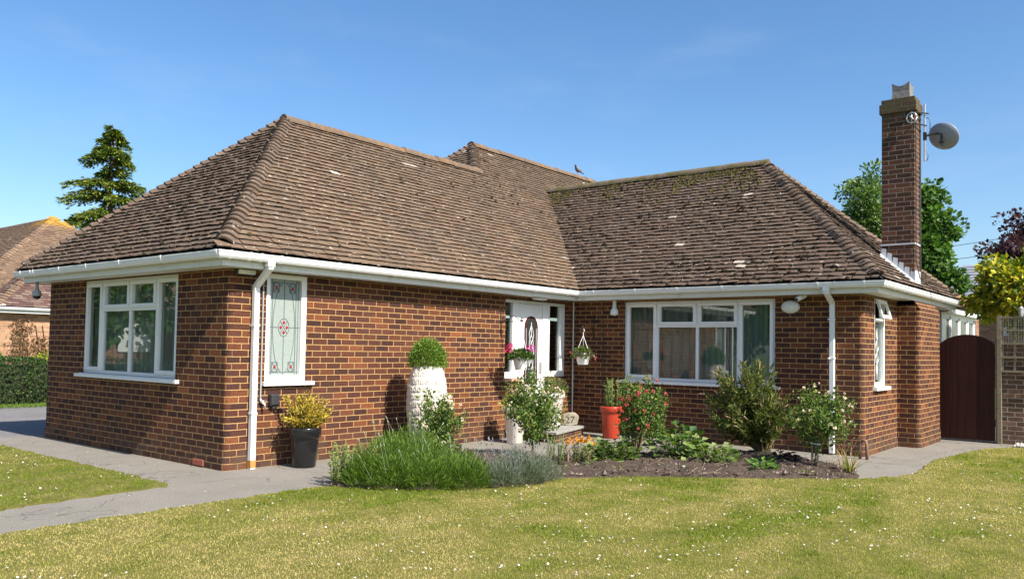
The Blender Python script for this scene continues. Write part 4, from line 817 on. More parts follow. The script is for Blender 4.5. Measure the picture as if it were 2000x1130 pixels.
sp = rng.choice(190, 64, False); m = MB(); m.tube([(0, 0, 0), (0, 0, .05), (0, 0, .11)], [.008, .009, .004], 5); o = m.build('seed_spike', plain('dry_pink_spike', (.36, .22, .15), .9, .3, 60, .01), bb, smooth=True)
for k, q in enumerate(sp):
    if k: o = o.copy(); COL.objects.link(o); o.parent = bb
    d = unit((tips[q] - np.array((0, 0, .1)))[None] + rng.normal(size=(1, 3)) * .25)[0]; o.location = tuple(tips[q] + d * .01); o.rotation_euler = Vector(d).to_track_quat('Z', 'Y').to_euler()
# lavender mounds
def mound(name, label, cat, base, pts, n, L, cols, wd=.007, up_=1.6, heads=0, hcol=None, wts=None):
    root = thing(name, label, cat, base); P, D, Ls = [], [], []
    for (cx_, cy_, rx, h) in pts:
        k = n // len(pts); th = rng.uniform(0, 6.28, k); rr = np.sqrt(rng.random(k)); x = cx_ + np.cos(th) * rr * rx; y = cy_ + np.sin(th) * rr * rx; ztop = h * (1 - .75 * rr ** 2.2); z = ztop * rng.random(k) ** .55 - L * .4
        P.append(np.stack([x, y, np.maximum(z, 0)], 1)); D.append(np.stack([np.cos(th) * rr * 1.0, np.sin(th) * rr * 1.0, np.full(k, up_ * .6)], 1) + rng.normal(size=(k, 3)) * .35)
    P = np.concatenate(P); D = np.concatenate(D); leaves('foliage', P, D, L * (.5 + .8 * rng.random(len(P))), wd, cols, M['leaf'], root, wts, .1)
    if heads:
        m = MB()
        for k in range(heads):
            q = pts[rng.integers(len(pts))]; th = rng.uniform(0, 6.28); rr = math.sqrt(rng.random()) * q[2]; p = Vector((q[0] + math.cos(th) * rr, q[1] + math.sin(th) * rr, q[3] * (1 - .7 * (rr / q[2]) ** 2) * .8)); d = Vector((math.cos(th) * rr * .5, math.sin(th) * rr * .5, .22)) + Vector(rng.normal(size=3) * .03); m.tube([p, p + d * .7, p + d], [.0016, .0015, .0013], 4, cap=False); m.tube([p + d, p + d * 1.08, p + d * 1.18], [.005, .006, .003], 5)
        m.build('flower_stalk', hcol, root, smooth=True)['kind'] = 'stuff'
    return root
LV = [(.078, .145, .013), (.055, .11, .011), (.115, .20, .022), (.175, .245, .042), (.04, .08, .01)]
hs = plain('grey_lavender_stalk', (.2, .24, .15), .8, .4, 30)
mound('lavender', 'bright green lavender mound spreading below the white urn', 'lavender', (2.0, .75, .03), [(-.12, -.32, .22, .32), (.14, -.2, .28, .32), (.42, .02, .28, .28), (.66, .30, .26, .27), (-.15, -.05, .42, .46), (.22, .12, .42, .38), (.52, .42, .36, .29), (-.36, .22, .28, .48), (-.1, .45, .36, .48), (-.46, .62, .34, .52), (.3, .62, .3, .30)], 34000, .075, LV, .006, heads=45, hcol=hs)
mound('lavender', 'silver grey lavender mound at the right of the green mound', 'lavender', (2.86, 1.62, .03), [(0, 0, .32, .31), (.05, -.26, .2, .24), (.1, .05, .2, .24), (-.18, .2, .28, .34), (.08, .26, .26, .28)], 12000, .06, [(.16, .19, .14), (.12, .15, .11), (.22, .25, .19), (.1, .13, .07)], .005, heads=38, hcol=plain('dark_lavender_bud', (.17, .16, .19), .8, .3, 30))
def stalks(name, label, cat, base, n, h, sp, cols, lf=.022, perst=22, top=True):
    root = thing(name, label, cat, base); m = MB(); P, D = [], []
    for k in range(n):
        p = Vector((random.gauss(0, sp), random.gauss(0, sp), 0)); hh = h * random.uniform(.65, 1.08); q = p + Vector((random.gauss(0, .03), random.gauss(0, .03), hh)); m.tube([p, p.lerp(q, .5), q], [.006, .005, .003], 5)
        for j in range(perst):
            f = random.uniform(.15, 1); P.append(p.lerp(q, f)); D.append((random.gauss(0, 1), random.gauss(0, 1), .5))
    m.build('stem', M['stem_green'], root, smooth=True); L = lf * (.6 + .8 * rng.random(len(P))); leaves('foliage', np.array(P), np.array(D), L, L * .6, cols, M['leaf'], root); return root
YG = [(.2, .25, .06), (.15, .21, .05), (.27, .3, .09)]
stalks('sedum_plant', 'upright yellow green stems at the left end of the bed', 'sedum', (1.60, .46, .01), 44, .38, .12, YG, .032, 26)
stalks('sedum_plant', 'slim upright leafy stems between grey lavender and orange wallflower', 'sedum', (2.60, 2.63, .03), 14, .40, .045, [(.14, .21, .05), (.2, .26, .07), (.1, .16, .04)], .02, 30)
# orange wallflower
wf = stalks('wallflower', 'bushy wallflower with orange and rust blooms on the soil', 'wallflower', (2.60, 3.20, .03), 26, .24, .10, [(.12, .17, .05), (.18, .17, .07), (.2, .15, .08)], .035, 14)
fp = np.stack([rng.normal(size=34) * .10, rng.normal(size=34) * .10, .26 + .06 * rng.random(34)], 1); blooms(fp, .026, [(.65, .26, .02), (.42, .09, .02), (.72, .38, .03)], wf, 'orange_bloom', 10)
m = MB(); m.tube([(-.06, -.16, 0), (-.08, -.13, .12), (-.13, -.1, .2), (-.12, -.09, .27)], [.016, .014, .012, .005], 6); m.build('dead_branch', M['bark_pale'], wf, smooth=True)
def clump(name, label, cat, base, n, rad, h, lf, lw, cols, wts=None, group=None):
    root = thing(name, label, cat, base, group); th = rng.uniform(0, 6.28, n); rr = rad * np.sqrt(rng.random(n)); P = np.stack([np.cos(th) * rr, np.sin(th) * rr, h * (.3 + .7 * rng.random(n)) * (1 - .5 * (rr / rad) ** 2)], 1)
    D = np.stack([np.cos(th), np.sin(th), rng.normal(size=n) * .4 + .2], 1); L = lf * (.6 + .7 * rng.random(n)); Nn = np.tile((0, 0, 1.), (n, 1)) + rng.normal(size=(n, 3)) * .35
    Sx = unit(np.cross(unit(D), Nn)); leaves('foliage', P, D, L, L * lw, cols, M['leaf'], root, wts, .15, Nn)
    m = MB()
    for k in range(0, n, 3): m.tube([(P[k][0] * .2, P[k][1] * .2, 0), tuple(P[k])], .003, 4, cap=False)
    m.build('leaf_stalk', M['stem_green'], root); return root
BG = [(.07, .13, .025), (.12, .19, .04), (.2, .26, .08), (.05, .09, .02)]
clump('geranium_plant', 'dark lobed leafy plant between wallflower and crimson rose', 'leafy plant', (2.76, 3.66, .03), 330, .33, .30, .08, .95, BG)
clump('hollyhock_plant', 'broad leaved plant standing right of the crimson rose stems', 'leafy plant', (3.20, 4.55, .03), 210, .36, .46, .10, .95, BG + [(.06, .13, .04)])
clump('hollyhock_plant', 'pale spotted low leaves left of the bottlebrush trunk', 'leafy plant', (3.62, 4.55, .03), 240, .38, .24, .08, .9, BG + [(.26, .28, .12)])
clump('primula_plant', 'fresh green primula rosette on bare soil below the bottlebrush', 'primula', (4.47, 4.25, .03), 70, .17, .14, .085, .5, [(.1, .2, .03), (.14, .25, .05), (.07, .15, .03)])
clump('heuchera_plant', 'dark purple leaved heuchera between bottlebrush and standard rose', 'heuchera', (4.42, 5.1, .03), 80, .15, .18, .06, .95, [(.03, .012, .015), (.05, .018, .02), (.02, .012, .012)])
clump('garden_weed', 'grey green tuft of weeds with a white star flower at the bed edge', 'weed', (2.95, 3.05, .03), 90, .16, .10, .035, .4, [(.12, .17, .09), (.17, .22, .08), (.22, .24, .1)])
clump('garden_weed', 'small wispy green weed left of the primula', 'weed', (3.95, 4.35, .03), 90, .14, .16, .05, .18, [(.1, .16, .05), (.15, .2, .06)])
for (x, y, lab) in ((3.55, 3.55, 'pale blue green seedling alone on the soil right of the crimson rose'), (3.85, 3.65, 'pale seedling nearest the lawn on the bare soil')): clump('seedling', lab, 'seedling', (x, y, .03), 9, .05, .07, .05, .7, [(.28, .34, .24), (.22, .3, .18)])
for (x, y, n_, r_, h_, lab) in ((3.35, 3.02, 60, .13, .08, 'small yellow green weeds right of the star flower tuft at the lawn edge'), (2.72, 2.42, 110, .2, .12, 'pale green weeds along the lawn edge beside the grey lavender'), (4.25, 4.95, 120, .17, .17, 'dark grassy tuft in the shade left of the bottlebrush trunk'), (4.95, 4.35, 60, .10, .06, 'tiny flat weeds on the soil between standard rose and lawn')):
    clump('garden_weed', lab, 'weed', (x, y, .02), n_, r_, h_, .045, .3, [(.11, .17, .04), (.17, .23, .06), (.25, .26, .09)])
m = MB()
for k in range(80):
    x, y = random.uniform(2.4, 5.3), random.uniform(2.3, 5.5)
    if not inpoly(np.array([x]), np.array([y]), BED)[0]: continue
    an = random.uniform(0, 6.28); L = random.uniform(.06, .3); z = soilz(x, y) + .02; m.tube([(x, y, z), (x + math.cos(an) * L * .5, y + math.sin(an) * L * .5, z + random.uniform(.0, .06)), (x + math.cos(an + .4) * L, y + math.sin(an + .4) * L, z + .005)], [.0019, .0018, .0012], 4, cap=False)
tag(m.build('dry_straw', plain('dry_straw_stalk', (.30, .23, .14), .9, .3, 20), None), 'dry straw coloured stalks littering the bed soil', 'dead stalks', kind='stuff')
# dying daffodil leaves
df = thing('daffodil_clump', 'yellowing strap leaves of a daffodil clump at the bed end', 'daffodil', (5.30, 4.83, .02)); m = MB(); P4 = [(.14, .2, .03), (.42, .27, .06), (.5, .36, .14), (.2, .23, .05)]
for k in range(46):
    an = random.uniform(0, 6.28); L = random.uniform(.15, .36); lean = random.uniform(.2, 1.1); col_ = random.choice(P4); prev = None; w_ = .009; sd = Vector((-math.sin(an), math.cos(an), 0))
    for s_ in range(5):
        f = s_ / 4; p = Vector((math.cos(an) * L * lean * f, math.sin(an) * L * lean * f, L * (f * 1.15 - .55 * lean * f * f) + .01)); ww = w_ * (1 - f * .8)
        if prev: m.quad(prev[0] - sd * prev[1], prev[0] + sd * prev[1], p + sd * ww, p - sd * ww, None, col_)
        prev = (p, ww)
m.build('strap_leaves', M['leaf'], df)
m = MB()
for k in range(4):
    x = -.1 + .05 * k; m.tube([(x, 0, .02), (x - .05, .0, .25), (x + .02 * k, .02, .44 + .04 * (k % 2))], [.004, .003, .002], 4)
m.build('dry_stalk', M['bark_pale'], df)
# curved clay edging piece
m = MB(); m.tube([(0, -.0, 0), (0, 0, .2), (.035, .0, .26), (.07, .0, .25), (.085, .0, .2), (.09, 0, 0)], .02, 8)
o = m.build('boot_scraper', M['rust'], None, smooth=True, loc=(4.93, 6.55, 0)); tag(o, 'rusty brown arched iron scraper at the bullnosed corner', 'boot scraper'); o.data.materials[0] = plain('brown_iron', (.2, .11, .07), .8, .4, 30)
# ------------------------------------------------------------------ planters
def pot(prof, mat, parent, name='pot', n=36): m = MB(); m.lathe(prof, 0, 0, n); return m.build(name, mat, parent, smooth=True)
SOILD = plain('potting_compost', (.05, .035, .025), .95, .4, 40)
def compost(parent, r, z): m = MB(); m.lathe([(r, z), (.001, z + .01)], 0, 0, 20); m.build('compost', SOILD, parent)
def sprays(root, cz, rad, n, lf, lw, cols, wts=None, name='foliage', bias=(0, 0, .4), p=.4, out=1.):
    d = unit(rng.normal(size=(n, 3))); P = np.array(cz) + d * rng.random((n, 1)) ** p * np.array(rad); D = d * out + np.array(bias) + rng.normal(size=(n, 3)) * .5; L = lf * (.5 + .8 * rng.random(n)); leaves(name, P, D, L, L * lw, cols, M['needle'], root, wts)
bp = thing('black_planter', 'tall glossy black planter standing by the left downpipe', 'planter', (.33, .83, 0))
pot([(.001, .02), (.128, 0), (.135, .01), (.165, .30), (.168, .335), (.178, .34), (.188, .345), (.195, .45), (.19, .465), (.178, .465), (.17, .43), (.001, .43)], M['black'], bp); compost(bp, .172, .43)
gcf = thing('golden_conifer', 'golden yellow dwarf conifer growing in the black planter', 'shrub', (.33, .83, .43)); m = MB()
tp = [tuple(Vector((math.cos(an) * r_, math.sin(an) * r_, z))) for an, r_, z in [(random.uniform(0, 6.28), random.uniform(.05, .26), random.uniform(.1, .4)) for _ in range(40)]]; stems_to((0, 0, 0), tp, M['bark'], gcf, .01)
i = np.repeat(np.arange(40), 130); tpa = np.array(tp)[i]; P = tpa * (.45 + .6 * rng.random((len(i), 1))) + rng.normal(size=(len(i), 3)) * .02; D = unit(tpa) * .9 + rng.normal(size=(len(i), 3)) * .6; L = .026 + .022 * rng.random(len(i)); leaves('foliage', P, D, L, L * .45, [(.42, .30, .03), (.33, .22, .025), (.5, .4, .05), (.25, .17, .03), (.18, .16, .03)], M['needle'], gcf)
# urn with raised lettering
UX, UY = .62, 2.55
ur = thing('tall_urn', 'tall white barrel urn with raised lettering against the brick wall', 'urn', (UX, UY, 0))
UP = [(0, .13), (.06, .165), (.15, .195), (.3, .225), (.45, .248), (.6, .264), (.75, .268), (.9, .258), (1.0, .240), (1.08, .220), (1.13, .202), (1.165, .182)]
def ur_r(z): return float(np.interp(z, [p[0] for p in UP], [p[1] for p in UP]))
prof = [(.001, 0)] + [(ur_r(z) + .0035 * math.sin(z / .098 * 2 * math.pi) * (1 if z < 1.1 else .3), z) for z in np.linspace(0, 1.165, 90)] + [(.175, 1.17), (.165, 1.15), (.001, 1.13)]
m = MB(); m.lathe(prof, 0, 0, 48, lambda r, z, an: r + .0025 * math.sin(an * 5 + z * 21)); ub = m.build('vessel', M['urn'], ur, smooth=True)
dg = bpy.context.evaluated_depsgraph_get()
def text_mesh(s, size, ext):
    cu = bpy.data.curves.new('lettering', 'FONT'); cu.body = s; cu.size = size; cu.extrude = ext; cu.resolution_u = 2; ob = bpy.data.objects.new('lettering', cu); COL.objects.link(ob); bpy.context.view_layer.update()
    me = bpy.data.meshes.new_from_object(ob.evaluated_get(bpy.context.evaluated_depsgraph_get())); bpy.data.objects.remove(ob); return me
lt_ = None; V, F_ = [], []
LINES = ['onn Winst', 'enue Ne sit', 'ndo Spiran', 'ans st omi', 'verus den', 'nen Want', 'ven nost', 'nnv erat']
ang0 = math.atan2(CAM[1] - UY, CAM[0] - UX) - .95
for li, s in enumerate(LINES):
    me = text_mesh(s, .128, .007); z0 = 1.045 - li * .098; bI = len(V)
    for v in me.vertices:
        r = ur_r(z0 + v.co.y) + .002; an = ang0 + (v.co.x * .92 + (li % 2) * .03) / r; q = r + v.co.z; V.append((math.cos(an) * q, math.sin(an) * q, z0 + v.co.y))
    m = MB(); m.add(V[bI:], [tuple(p.vertices) for p in me.polygons]); m.build('lettering', M['urn'], ub)

tpy = thing('topiary_box', 'clipped boxwood dome growing out of the tall white urn', 'topiary', (UX, UY, 1.13))
n = 6500; d = unit(rng.normal(size=(n, 3))); d[:, 2] = np.abs(d[:, 2]) * 1.0; d = np.sign(d) * np.abs(d) ** .8; sh = rng.random((n, 1)) ** .18; P = d * sh * np.array((.205, .205, .37)) * (1 + .06 * rng.normal(size=(n, 1))); P[:, 2] += .02 ; sq = 1 + .12 * (P[:, 2:3] < .25); P[:, :2] *= sq
L = .016 + .014 * rng.random(n); leaves('foliage', P, d + rng.normal(size=(n, 3)) * .7, L, L * .65, [(.11, .19, .025), (.16, .26, .035), (.22, .32, .05), (.07, .13, .02)], M['leaf'], tpy)
m = MB(); m.tube([(0, 0, 0), (0, 0, .25)], [.015, .01], 6); m.build('trunk', M['bark'], tpy)
wp = thing('white_planter', 'tapered cream planter behind the cream rose by the doorstep', 'planter', (.52, 4.55, 0))
pot([(.001, .01), (.11, 0), (.12, .01), (.165, .45), (.175, .46), (.19, .47), (.192, .53), (.18, .54), (.17, .5), (.001, .5)], M['white_pot'], wp)
yp = thing('potted_shrub', 'small yellow green shrub growing in the cream planter', 'shrub', (.52, 4.55, .5)); sprays(yp, (0, 0, .1), (.2, .2, .14), 900, .035, .5, [(.2, .22, .04), (.3, .3, .05), (.12, .16, .03)]); m = MB(); m.tube([(0, 0, 0), (0, 0, .12)], .01, 6); m.build('stem', M['bark'], yp)
wq = thing('white_planter', 'cream planter standing on the doorstep, mostly behind the cream rose', 'planter', (.36, 5.75, .169))
pot([(.001, .01), (.11, 0), (.12, .01), (.165, .45), (.175, .46), (.19, .47), (.192, .53), (.18, .54), (.17, .5), (.001, .5)], M['white_pot'], wq)
yq = thing('potted_shrub', 'dark green shrub in the doorstep planter showing above the cream rose', 'shrub', (.36, 5.75, .67)); sprays(yq, (0, 0, .12), (.24, .24, .17), 1100, .035, .55, [(.09, .14, .03), (.06, .1, .02), (.2, .16, .07)]); m = MB(); m.tube([(0, 0, 0), (0, 0, .12)], .01, 6); m.build('stem', M['bark'], yq)
rp = thing('red_planter', 'tall glazed red planter beside the right wing wall', 'planter', (1.16, 6.25, 0))
pot([(.001, .02), (.125, 0), (.13, .01), (.16, .37), (.165, .41), (.172, .415), (.182, .42), (.186, .50), (.18, .515), (.168, .51), (.16, .47), (.001, .47)], M['red_pot'], rp); compost(rp, .162, .47)
pl = stalks('potted_shrub', 'upright lime green stems growing in the red planter', 'shrub', (1.16, 6.25, .46), 26, .48, .07, [(.17, .24, .05), (.22, .28, .06), (.12, .18, .04)], .035, 28)
# hanging baskets
def basket(loc, label, plabel, fcols, fname, pcols, nfl, hook_z, label_b, wall, trailing, nf):
    x, y, z = loc; t_ = thing('hanging_basket', label, 'hanging basket', loc)
    pot([(.001, 0), (.085, 0), (.09, .01), (.125, .16), (.128, .165), (.138, .17), (.138, .2), (.13, .2), (.12, .17), (.001, .16)], M['basket'], t_)
    m = MB()
    for k in range(3): an = 2.1 * k; m.tube([(math.cos(an) * .132, math.sin(an) * .132, .19), (0, 0, hook_z - .1)], .003, 4)
    m.tube([(0, 0, hook_z - .1), (0, 0, hook_z - .05), (.02, 0, hook_z - .03), (.015, 0, hook_z), (-.012, 0, hook_z + .005)], .006, 5); m.build('hanger', M['basket'], t_)
    p_ = thing('basket_plant', plabel, 'flowering plant', (x, y, z + .17)); n = 1300; d = unit(rng.normal(size=(n, 3))); d[:, 2] = np.abs(d[:, 2]) - .15 * trailing; P = d * rng.random((n, 1)) ** .4 * np.array((.20, .20, .15)); P[:, 2] -= trailing * .5 * np.maximum(0, np.hypot(P[:, 0], P[:, 1]) - .11)
    L = .028 + .02 * rng.random(n); leaves('foliage', P, d + rng.normal(size=(n, 3)) * .6, L, L * .75, pcols, M['leaf'], p_); m = MB(); m.tube([(0, 0, -.02), (0, 0, .08)], .008, 5); m.build('stem', M['stem_green'], p_)
    m = MB(); Wd, dr, L_ = wall   # bracket: wall point, direction out
    w = Vector(Wd); o_ = Vector((*dr, 0)); zb = z + hook_z + .01 - w.z
    m.tube([w + Vector((0, 0, -.18)), w + Vector((0, 0, .25))], .008, 5); m.tube([w + Vector((0, 0, zb)), w + o_ * L_ + Vector((0, 0, zb))], .007, 5)
    m.tube([w + Vector((0, 0, .22)) + o_ * .0, w + o_ * L_ * .35 + Vector((0, 0, .14)), w + o_ * L_ * .7 + Vector((0, 0, zb + .07)), w + o_ * L_ + Vector((0, 0, zb))], .006, 5)
    c0 = w + o_ * (L_) + Vector((0, 0, zb + .028)); m.tube([c0 + o_ * .028 * math.sin(k / 2.) * (1 - k / 24) + Vector((0, 0, -.028 * math.cos(k / 2.) * (1 - k / 24))) for k in range(16)], .005, 4)
    c0 = w + o_ * .05 + Vector((0, 0, zb + .035)); m.tube([c0 + o_ * .03 * math.sin(k / 2.) * (1 - k / 24) + Vector((0, 0, -.03 * math.cos(k / 2.) * (1 - k / 24))) for k in range(16)], .005, 4)
    br = m.build('basket_bracket', M['dark'], None, smooth=True); tag(br, label_b, 'bracket')
    return p_
p_ = basket((.42, 4.80, 1.09), 'white hanging basket with magenta flowers left of the front door', 'geranium with two magenta flower heads in the left basket', None, '', [(.06, .11, .02), (.09, .15, .03), (.04, .08, .02)], 2, .74, 'scrolled black wall bracket left of the front door', ((.008, 4.80, 1.80), (1, 0), .42), 0, 0)
for (dx, dy, dz, s_) in ((-.02, -.27, .17, .075), (.10, .10, .15, .085)):
    n = 70; P = np.array((dx, dy, dz)) + ball(n, .3) * s_; D = ball(n, .1) + np.array((0, 0, .2)); leaves('flower_head', P, D, .03, .03, [(.55, .02, .30), (.62, .04, .42), (.48, .02, .22)] if dy > 0 else [(.62, .02, .2), (.55, .03, .12)], M['petal'], p_)
p_ = basket((.44, b - .33, 1.165), 'white hanging basket with trailing plant on the right wing wall', 'trailing fuchsia with drooping pink flowers in the right basket', None, '', [(.08, .12, .03), (.12, .17, .04), (.14, .12, .05)], 2, .60, 'black wall bracket on the shaded right wing wall', ((.44, b - .008, 1.78), (0, -1), .33), 1, 0)
blooms([(math.cos(an) * r_, math.sin(an) * r_, z) for an, r_, z in [(random.uniform(0, 6.28), random.uniform(.15, .24), random.uniform(-.1, .06)) for _ in range(24)]], .02, [(.6, .08, .12), (.7, .3, .35)], p_, 'fuchsia_bloom', 8)
# number stone
ns = thing('number_stone', 'rough grey stone carved with 27 on the doorstep', 'house number', (.50, 6.06, .169)); m = MB()
n_ = 22; VV = []; vdir = Vector((CAM[0] - .5, CAM[1] - 6.06, 0)).normalized(); sdir = Vector((-vdir.y, vdir.x, 0)); 
for d_ in (-.04, .04):
    for k in range(n_):
        an = 2 * math.pi * k / n_; rx = .125 * (1 + .08 * math.sin(an * 5)); rz = .105 * (1 + .07 * math.cos(an * 4 + 1)); cl = lambda t_: math.copysign(abs(t_) ** .6, t_); p = sdir * cl(math.cos(an)) * rx + Vector((0, 0, .105 + cl(math.sin(an)) * rz)) + vdir * d_; VV.append(tuple(p))
m.add(VV, [tuple(range(n_))[::-1], tuple(range(n_, 2 * n_))] + [(k, (k + 1) % n_, n_ + (k + 1) % n_, n_ + k) for k in range(n_)]); sb = m.build('boulder', M['stone'], ns, bevel=.012)
me = text_mesh('27', .16, .004); m = MB(); m.add([tuple(sdir * (v.co.x - .09) + Vector((0, 0, .045 + v.co.y)) + vdir * (.043 + v.co.z)) for v in me.vertices], [tuple(p.vertices) for p in me.polygons]); m.build('numerals', plain('dark_engraving', (.09, .08, .07), .9), sb)

# ------------------------------------------------------------------ fittings on the house
def fitting(name, mat, label, cat, fn, parent=None, **k):
    m = MB(); fn(m); o = m.build(name, mat, parent, **k); 
    if parent is None: tag(o, label, cat)
    return o
bl = thing('bulkhead_light', 'oblong bulkhead lamp under the eaves at the front corner', 'wall lamp', (.0, .0, 2.2))
fitting('lamp_body', M['charcoal'], '', '', lambda m: m.box(.005, .035, .06, .30, 0.0, .07), bl); fitting('diffuser', M['lampwhite'], '', '', lambda m: m.box(.036, .085, .075, .285, .008, .062), bl, bevel=.012)
fitting('porch_light', M['lampwhite'], 'flat oblong white porch light on the soffit above the front door', 'porch light', lambda m: m.box(.08, .2, 5.5, 5.78, HS - .045, HS - .001), bevel=.015)
cl_ = thing('eaves_lamp', 'white bulb shaped lamp hanging under the eaves left of the right window', 'eaves lamp', (.93, b - .13, 2.0))
fitting('lamp_holder', M['upvc_old'], '', '', lambda m: m.lathe([(.001, .27), (.03, .269), (.03, .16), (.04, .13), (.001, .12)], 0, 0, 16), cl_, smooth=True); fitting('shade', M['lampwhite'], '', '', lambda m: m.lathe([(.001, .135), (.04, .13), (.065, .08), (.07, .04), (.06, .015), (.001, .0)], 0, 0, 20), cl_, smooth=True)
ov = thing('oval_lamp', 'pale oval bulkhead lamp on the brick right of the large window', 'wall lamp', (3.88, b - .005, 2.10))
def oval(m):
    n_ = 28; pr = [(1.0, 0), (1.0, .03), (.93, .05), (.7, .075), (.35, .09), (.001, .095)]; V = []
    for f, d_ in pr:
        for k in range(n_): V.append((math.cos(2 * math.pi * k / n_) * .135 * f, -d_, math.sin(2 * math.pi * k / n_) * .095 * f))
    m.add(V, [(l * n_ + k, l * n_ + (k + 1) % n_, (l + 1) * n_ + (k + 1) % n_, (l + 1) * n_ + k) for l in range(len(pr) - 1) for k in range(n_)])
fitting('cover', M['lampwhite'], '', '', oval, ov, smooth=True)
sc = thing('security_camera', 'small white security camera on the fascia right of the oval lamp', 'camera', (4.07, b - .14, 2.2))
fitting('camera_body', M['upvc'], '', '', lambda m: m.tube([(.04, .06, .06), (-.02, -.08, -.0), (-.025, -.095, -.006)], [.036, .036, .03], 12), sc, smooth=False); fitting('mount', M['upvc'], '', '', lambda m: m.tube([(.02, .02, .04), (.03, .03, .069)], .012, 6), sc); fitting('lens', M['black'], '', '', lambda m: m.tube([(-.024, -.092, -.005), (-.028, -.102, -.009)], .026, 12), sc)
dc = thing('dome_camera', 'grey dome camera hanging below the eaves at the far left corner', 'camera', (-a + .07, -.2, 2.02))
fitting('housing', M['grey_plastic'], '', '', lambda m: m.lathe([(.001, .25), (.022, .249), (.022, .15), (.035, .13), (.06, .1), (.065, .055), (.062, .045), (.001, .044)], 0, 0, 20), dc, smooth=True); fitting('dome', M['black'], '', '', lambda m: m.lathe([(.055, .045), (.05, .02), (.03, .0), (.001, -.006)], 0, 0, 20), dc, smooth=True)
fitting('outdoor_socket', M['charcoal'], 'dark grey outdoor socket below the leaded window', 'socket', lambda m: (m.box(.002, .06, .545, .66, .70, .84), m.box(.06, .075, .55, .655, .715, .835), m.box(.01, .05, .58, .63, .665, .70)), bevel=.008)
tpv = thing('garden_tap', 'outdoor tap and grey pipe beside the left downpipe', 'tap', (.0, .43, .6)); fitting('supply_pipe', M['grey_plastic'], '', '', lambda m: m.tube([(.02, 0, .18), (.02, 0, 1.55)], .009, 8), tpv); fitting('tap_body', M['galv'], '', '', lambda m: (m.tube([(.02, 0, .19), (.02, .01, .15), (.06, .03, .13), (.07, .035, .08)], [.012, .016, .014, .011], 8), m.tube([(.05, -.01, .165), (.05, .06, .165)], .007, 6)), tpv, smooth=True)
fitting('wall_cable', M['dark'], 'thin dark cable running down the shaded right wing wall', 'cable', lambda m: m.tube([(.62, b - .006, 2.26), (.63, b - .006, 1.2), (.63, b - .006, .2)], .006, 4))
fitting('overflow_pipe', M['upvc_old'], 'pale vertical pipe in the inner corner of the house', 'pipe', lambda m: m.tube([(.02, b - .02, .16), (.02, b - .02, 2.26)], .012, 8))
fitting('air_brick', plain('terracotta_vent', (.33, .1, .06), .85), 'terracotta air brick low in the front wall', 'air brick', lambda m: [m.box(-.62 + .028 * k, -.60 + .028 * k, -.022, -.012, .02, .085) for k in range(8)] + [m.box(-.625, -.395, -.016, -.0125, .015, .09)])
# satellite dish
sd_ = thing('satellite_dish', 'grey satellite dish on a pole beside the chimney top', 'satellite dish', (SX1 + .05, SY1, 4.9))
m = MB(); Dc = Vector((.27, .14, .0)); ax = Vector((.36, .78, .48)).normalized(); sx = ax.cross(Vector((0, 0, 1))).normalized(); sy = sx.cross(ax); n_ = 30; V = []
lv = [(1.0, .0), (1.02, -.012), (1., -.02), (.8, -.055), (.5, -.085), (.2, -.1), (.001, -.103)]
for f, d_ in lv:
    for k in range(n_): V.append(tuple(Dc + sx * math.cos(2 * math.pi * k / n_) * .25 * f + sy * math.sin(2 * math.pi * k / n_) * .22 * f + ax * d_))
m.add(V, [(l * n_ + k, l * n_ + (k + 1) % n_, (l + 1) * n_ + (k + 1) % n_, (l + 1) * n_ + k) for l in range(len(lv) - 1) for k in range(n_)]); m.build('reflector', M['dish'], sd_, smooth=True)
m = MB(); m.tube([(.02, .0, -.40), (.02, .0, .52)], .017, 8); m.build('pole', M['galv'], sd_)
m = MB(); m.tube([(.02, 0, .0), (.14, .02, .03), (.24, .04, .02), (.27, .04, -.02)], .017, 6); m.tube([(.26, .04, .03), (.25, .03, -.13)], [.024, .016], 6); m.tube([(.22, .04, -.12), (.28, .04, -.12)], .018, 6); m.box(-.0, .045, -.03, .03, -.06, .06); m.build('mount', M['dark'], sd_)
m = MB(); m.tube([(.25, .03, -.13), (.24, .03, -.2), (.255, .03, -.23), (.27, .03, -.19), (.26, .03, -.14)], .004, 4); m.tube([(.03, .0, .3), (.08, 0, .28), (.1, 0, .2), (.09, .02, .1)], .004, 4); m.tube([(.03, 0, -.2), (.07, 0, -.3), (.06, 0, -.38), (.02, 0, -.4)], .004, 4); m.build('cable', M['dark'], sd_)
ab = thing('aerial_bracket', 'loop aerial bracket clamped round the chimney top', 'aerial', (SX1, SY0, 5.12))
m = MB(); m.tube([(.12, .38, .14), (.02, .0, .09), (-.06, -.04, .08)], .012, 5); m.tube([(-.01, -.03, -.08), (.1, .33, -.06)], .012, 5); m.build('clamp', M['dark'], ab)
m = MB(); m.tube([(-.03 + .075 * math.cos(k * math.pi / 4), -.045, .0 + .085 * math.sin(k * math.pi / 4)) for k in range(9)], .010, 6); m.tube([(-.03, -.045, -.08), (-.03, -.045, .08)], .009, 5); m.tube([(-.06, -.05, .03), (.0, -.05, -.03)], .012, 5); m.build('loop', M['galv'], ab, smooth=True)
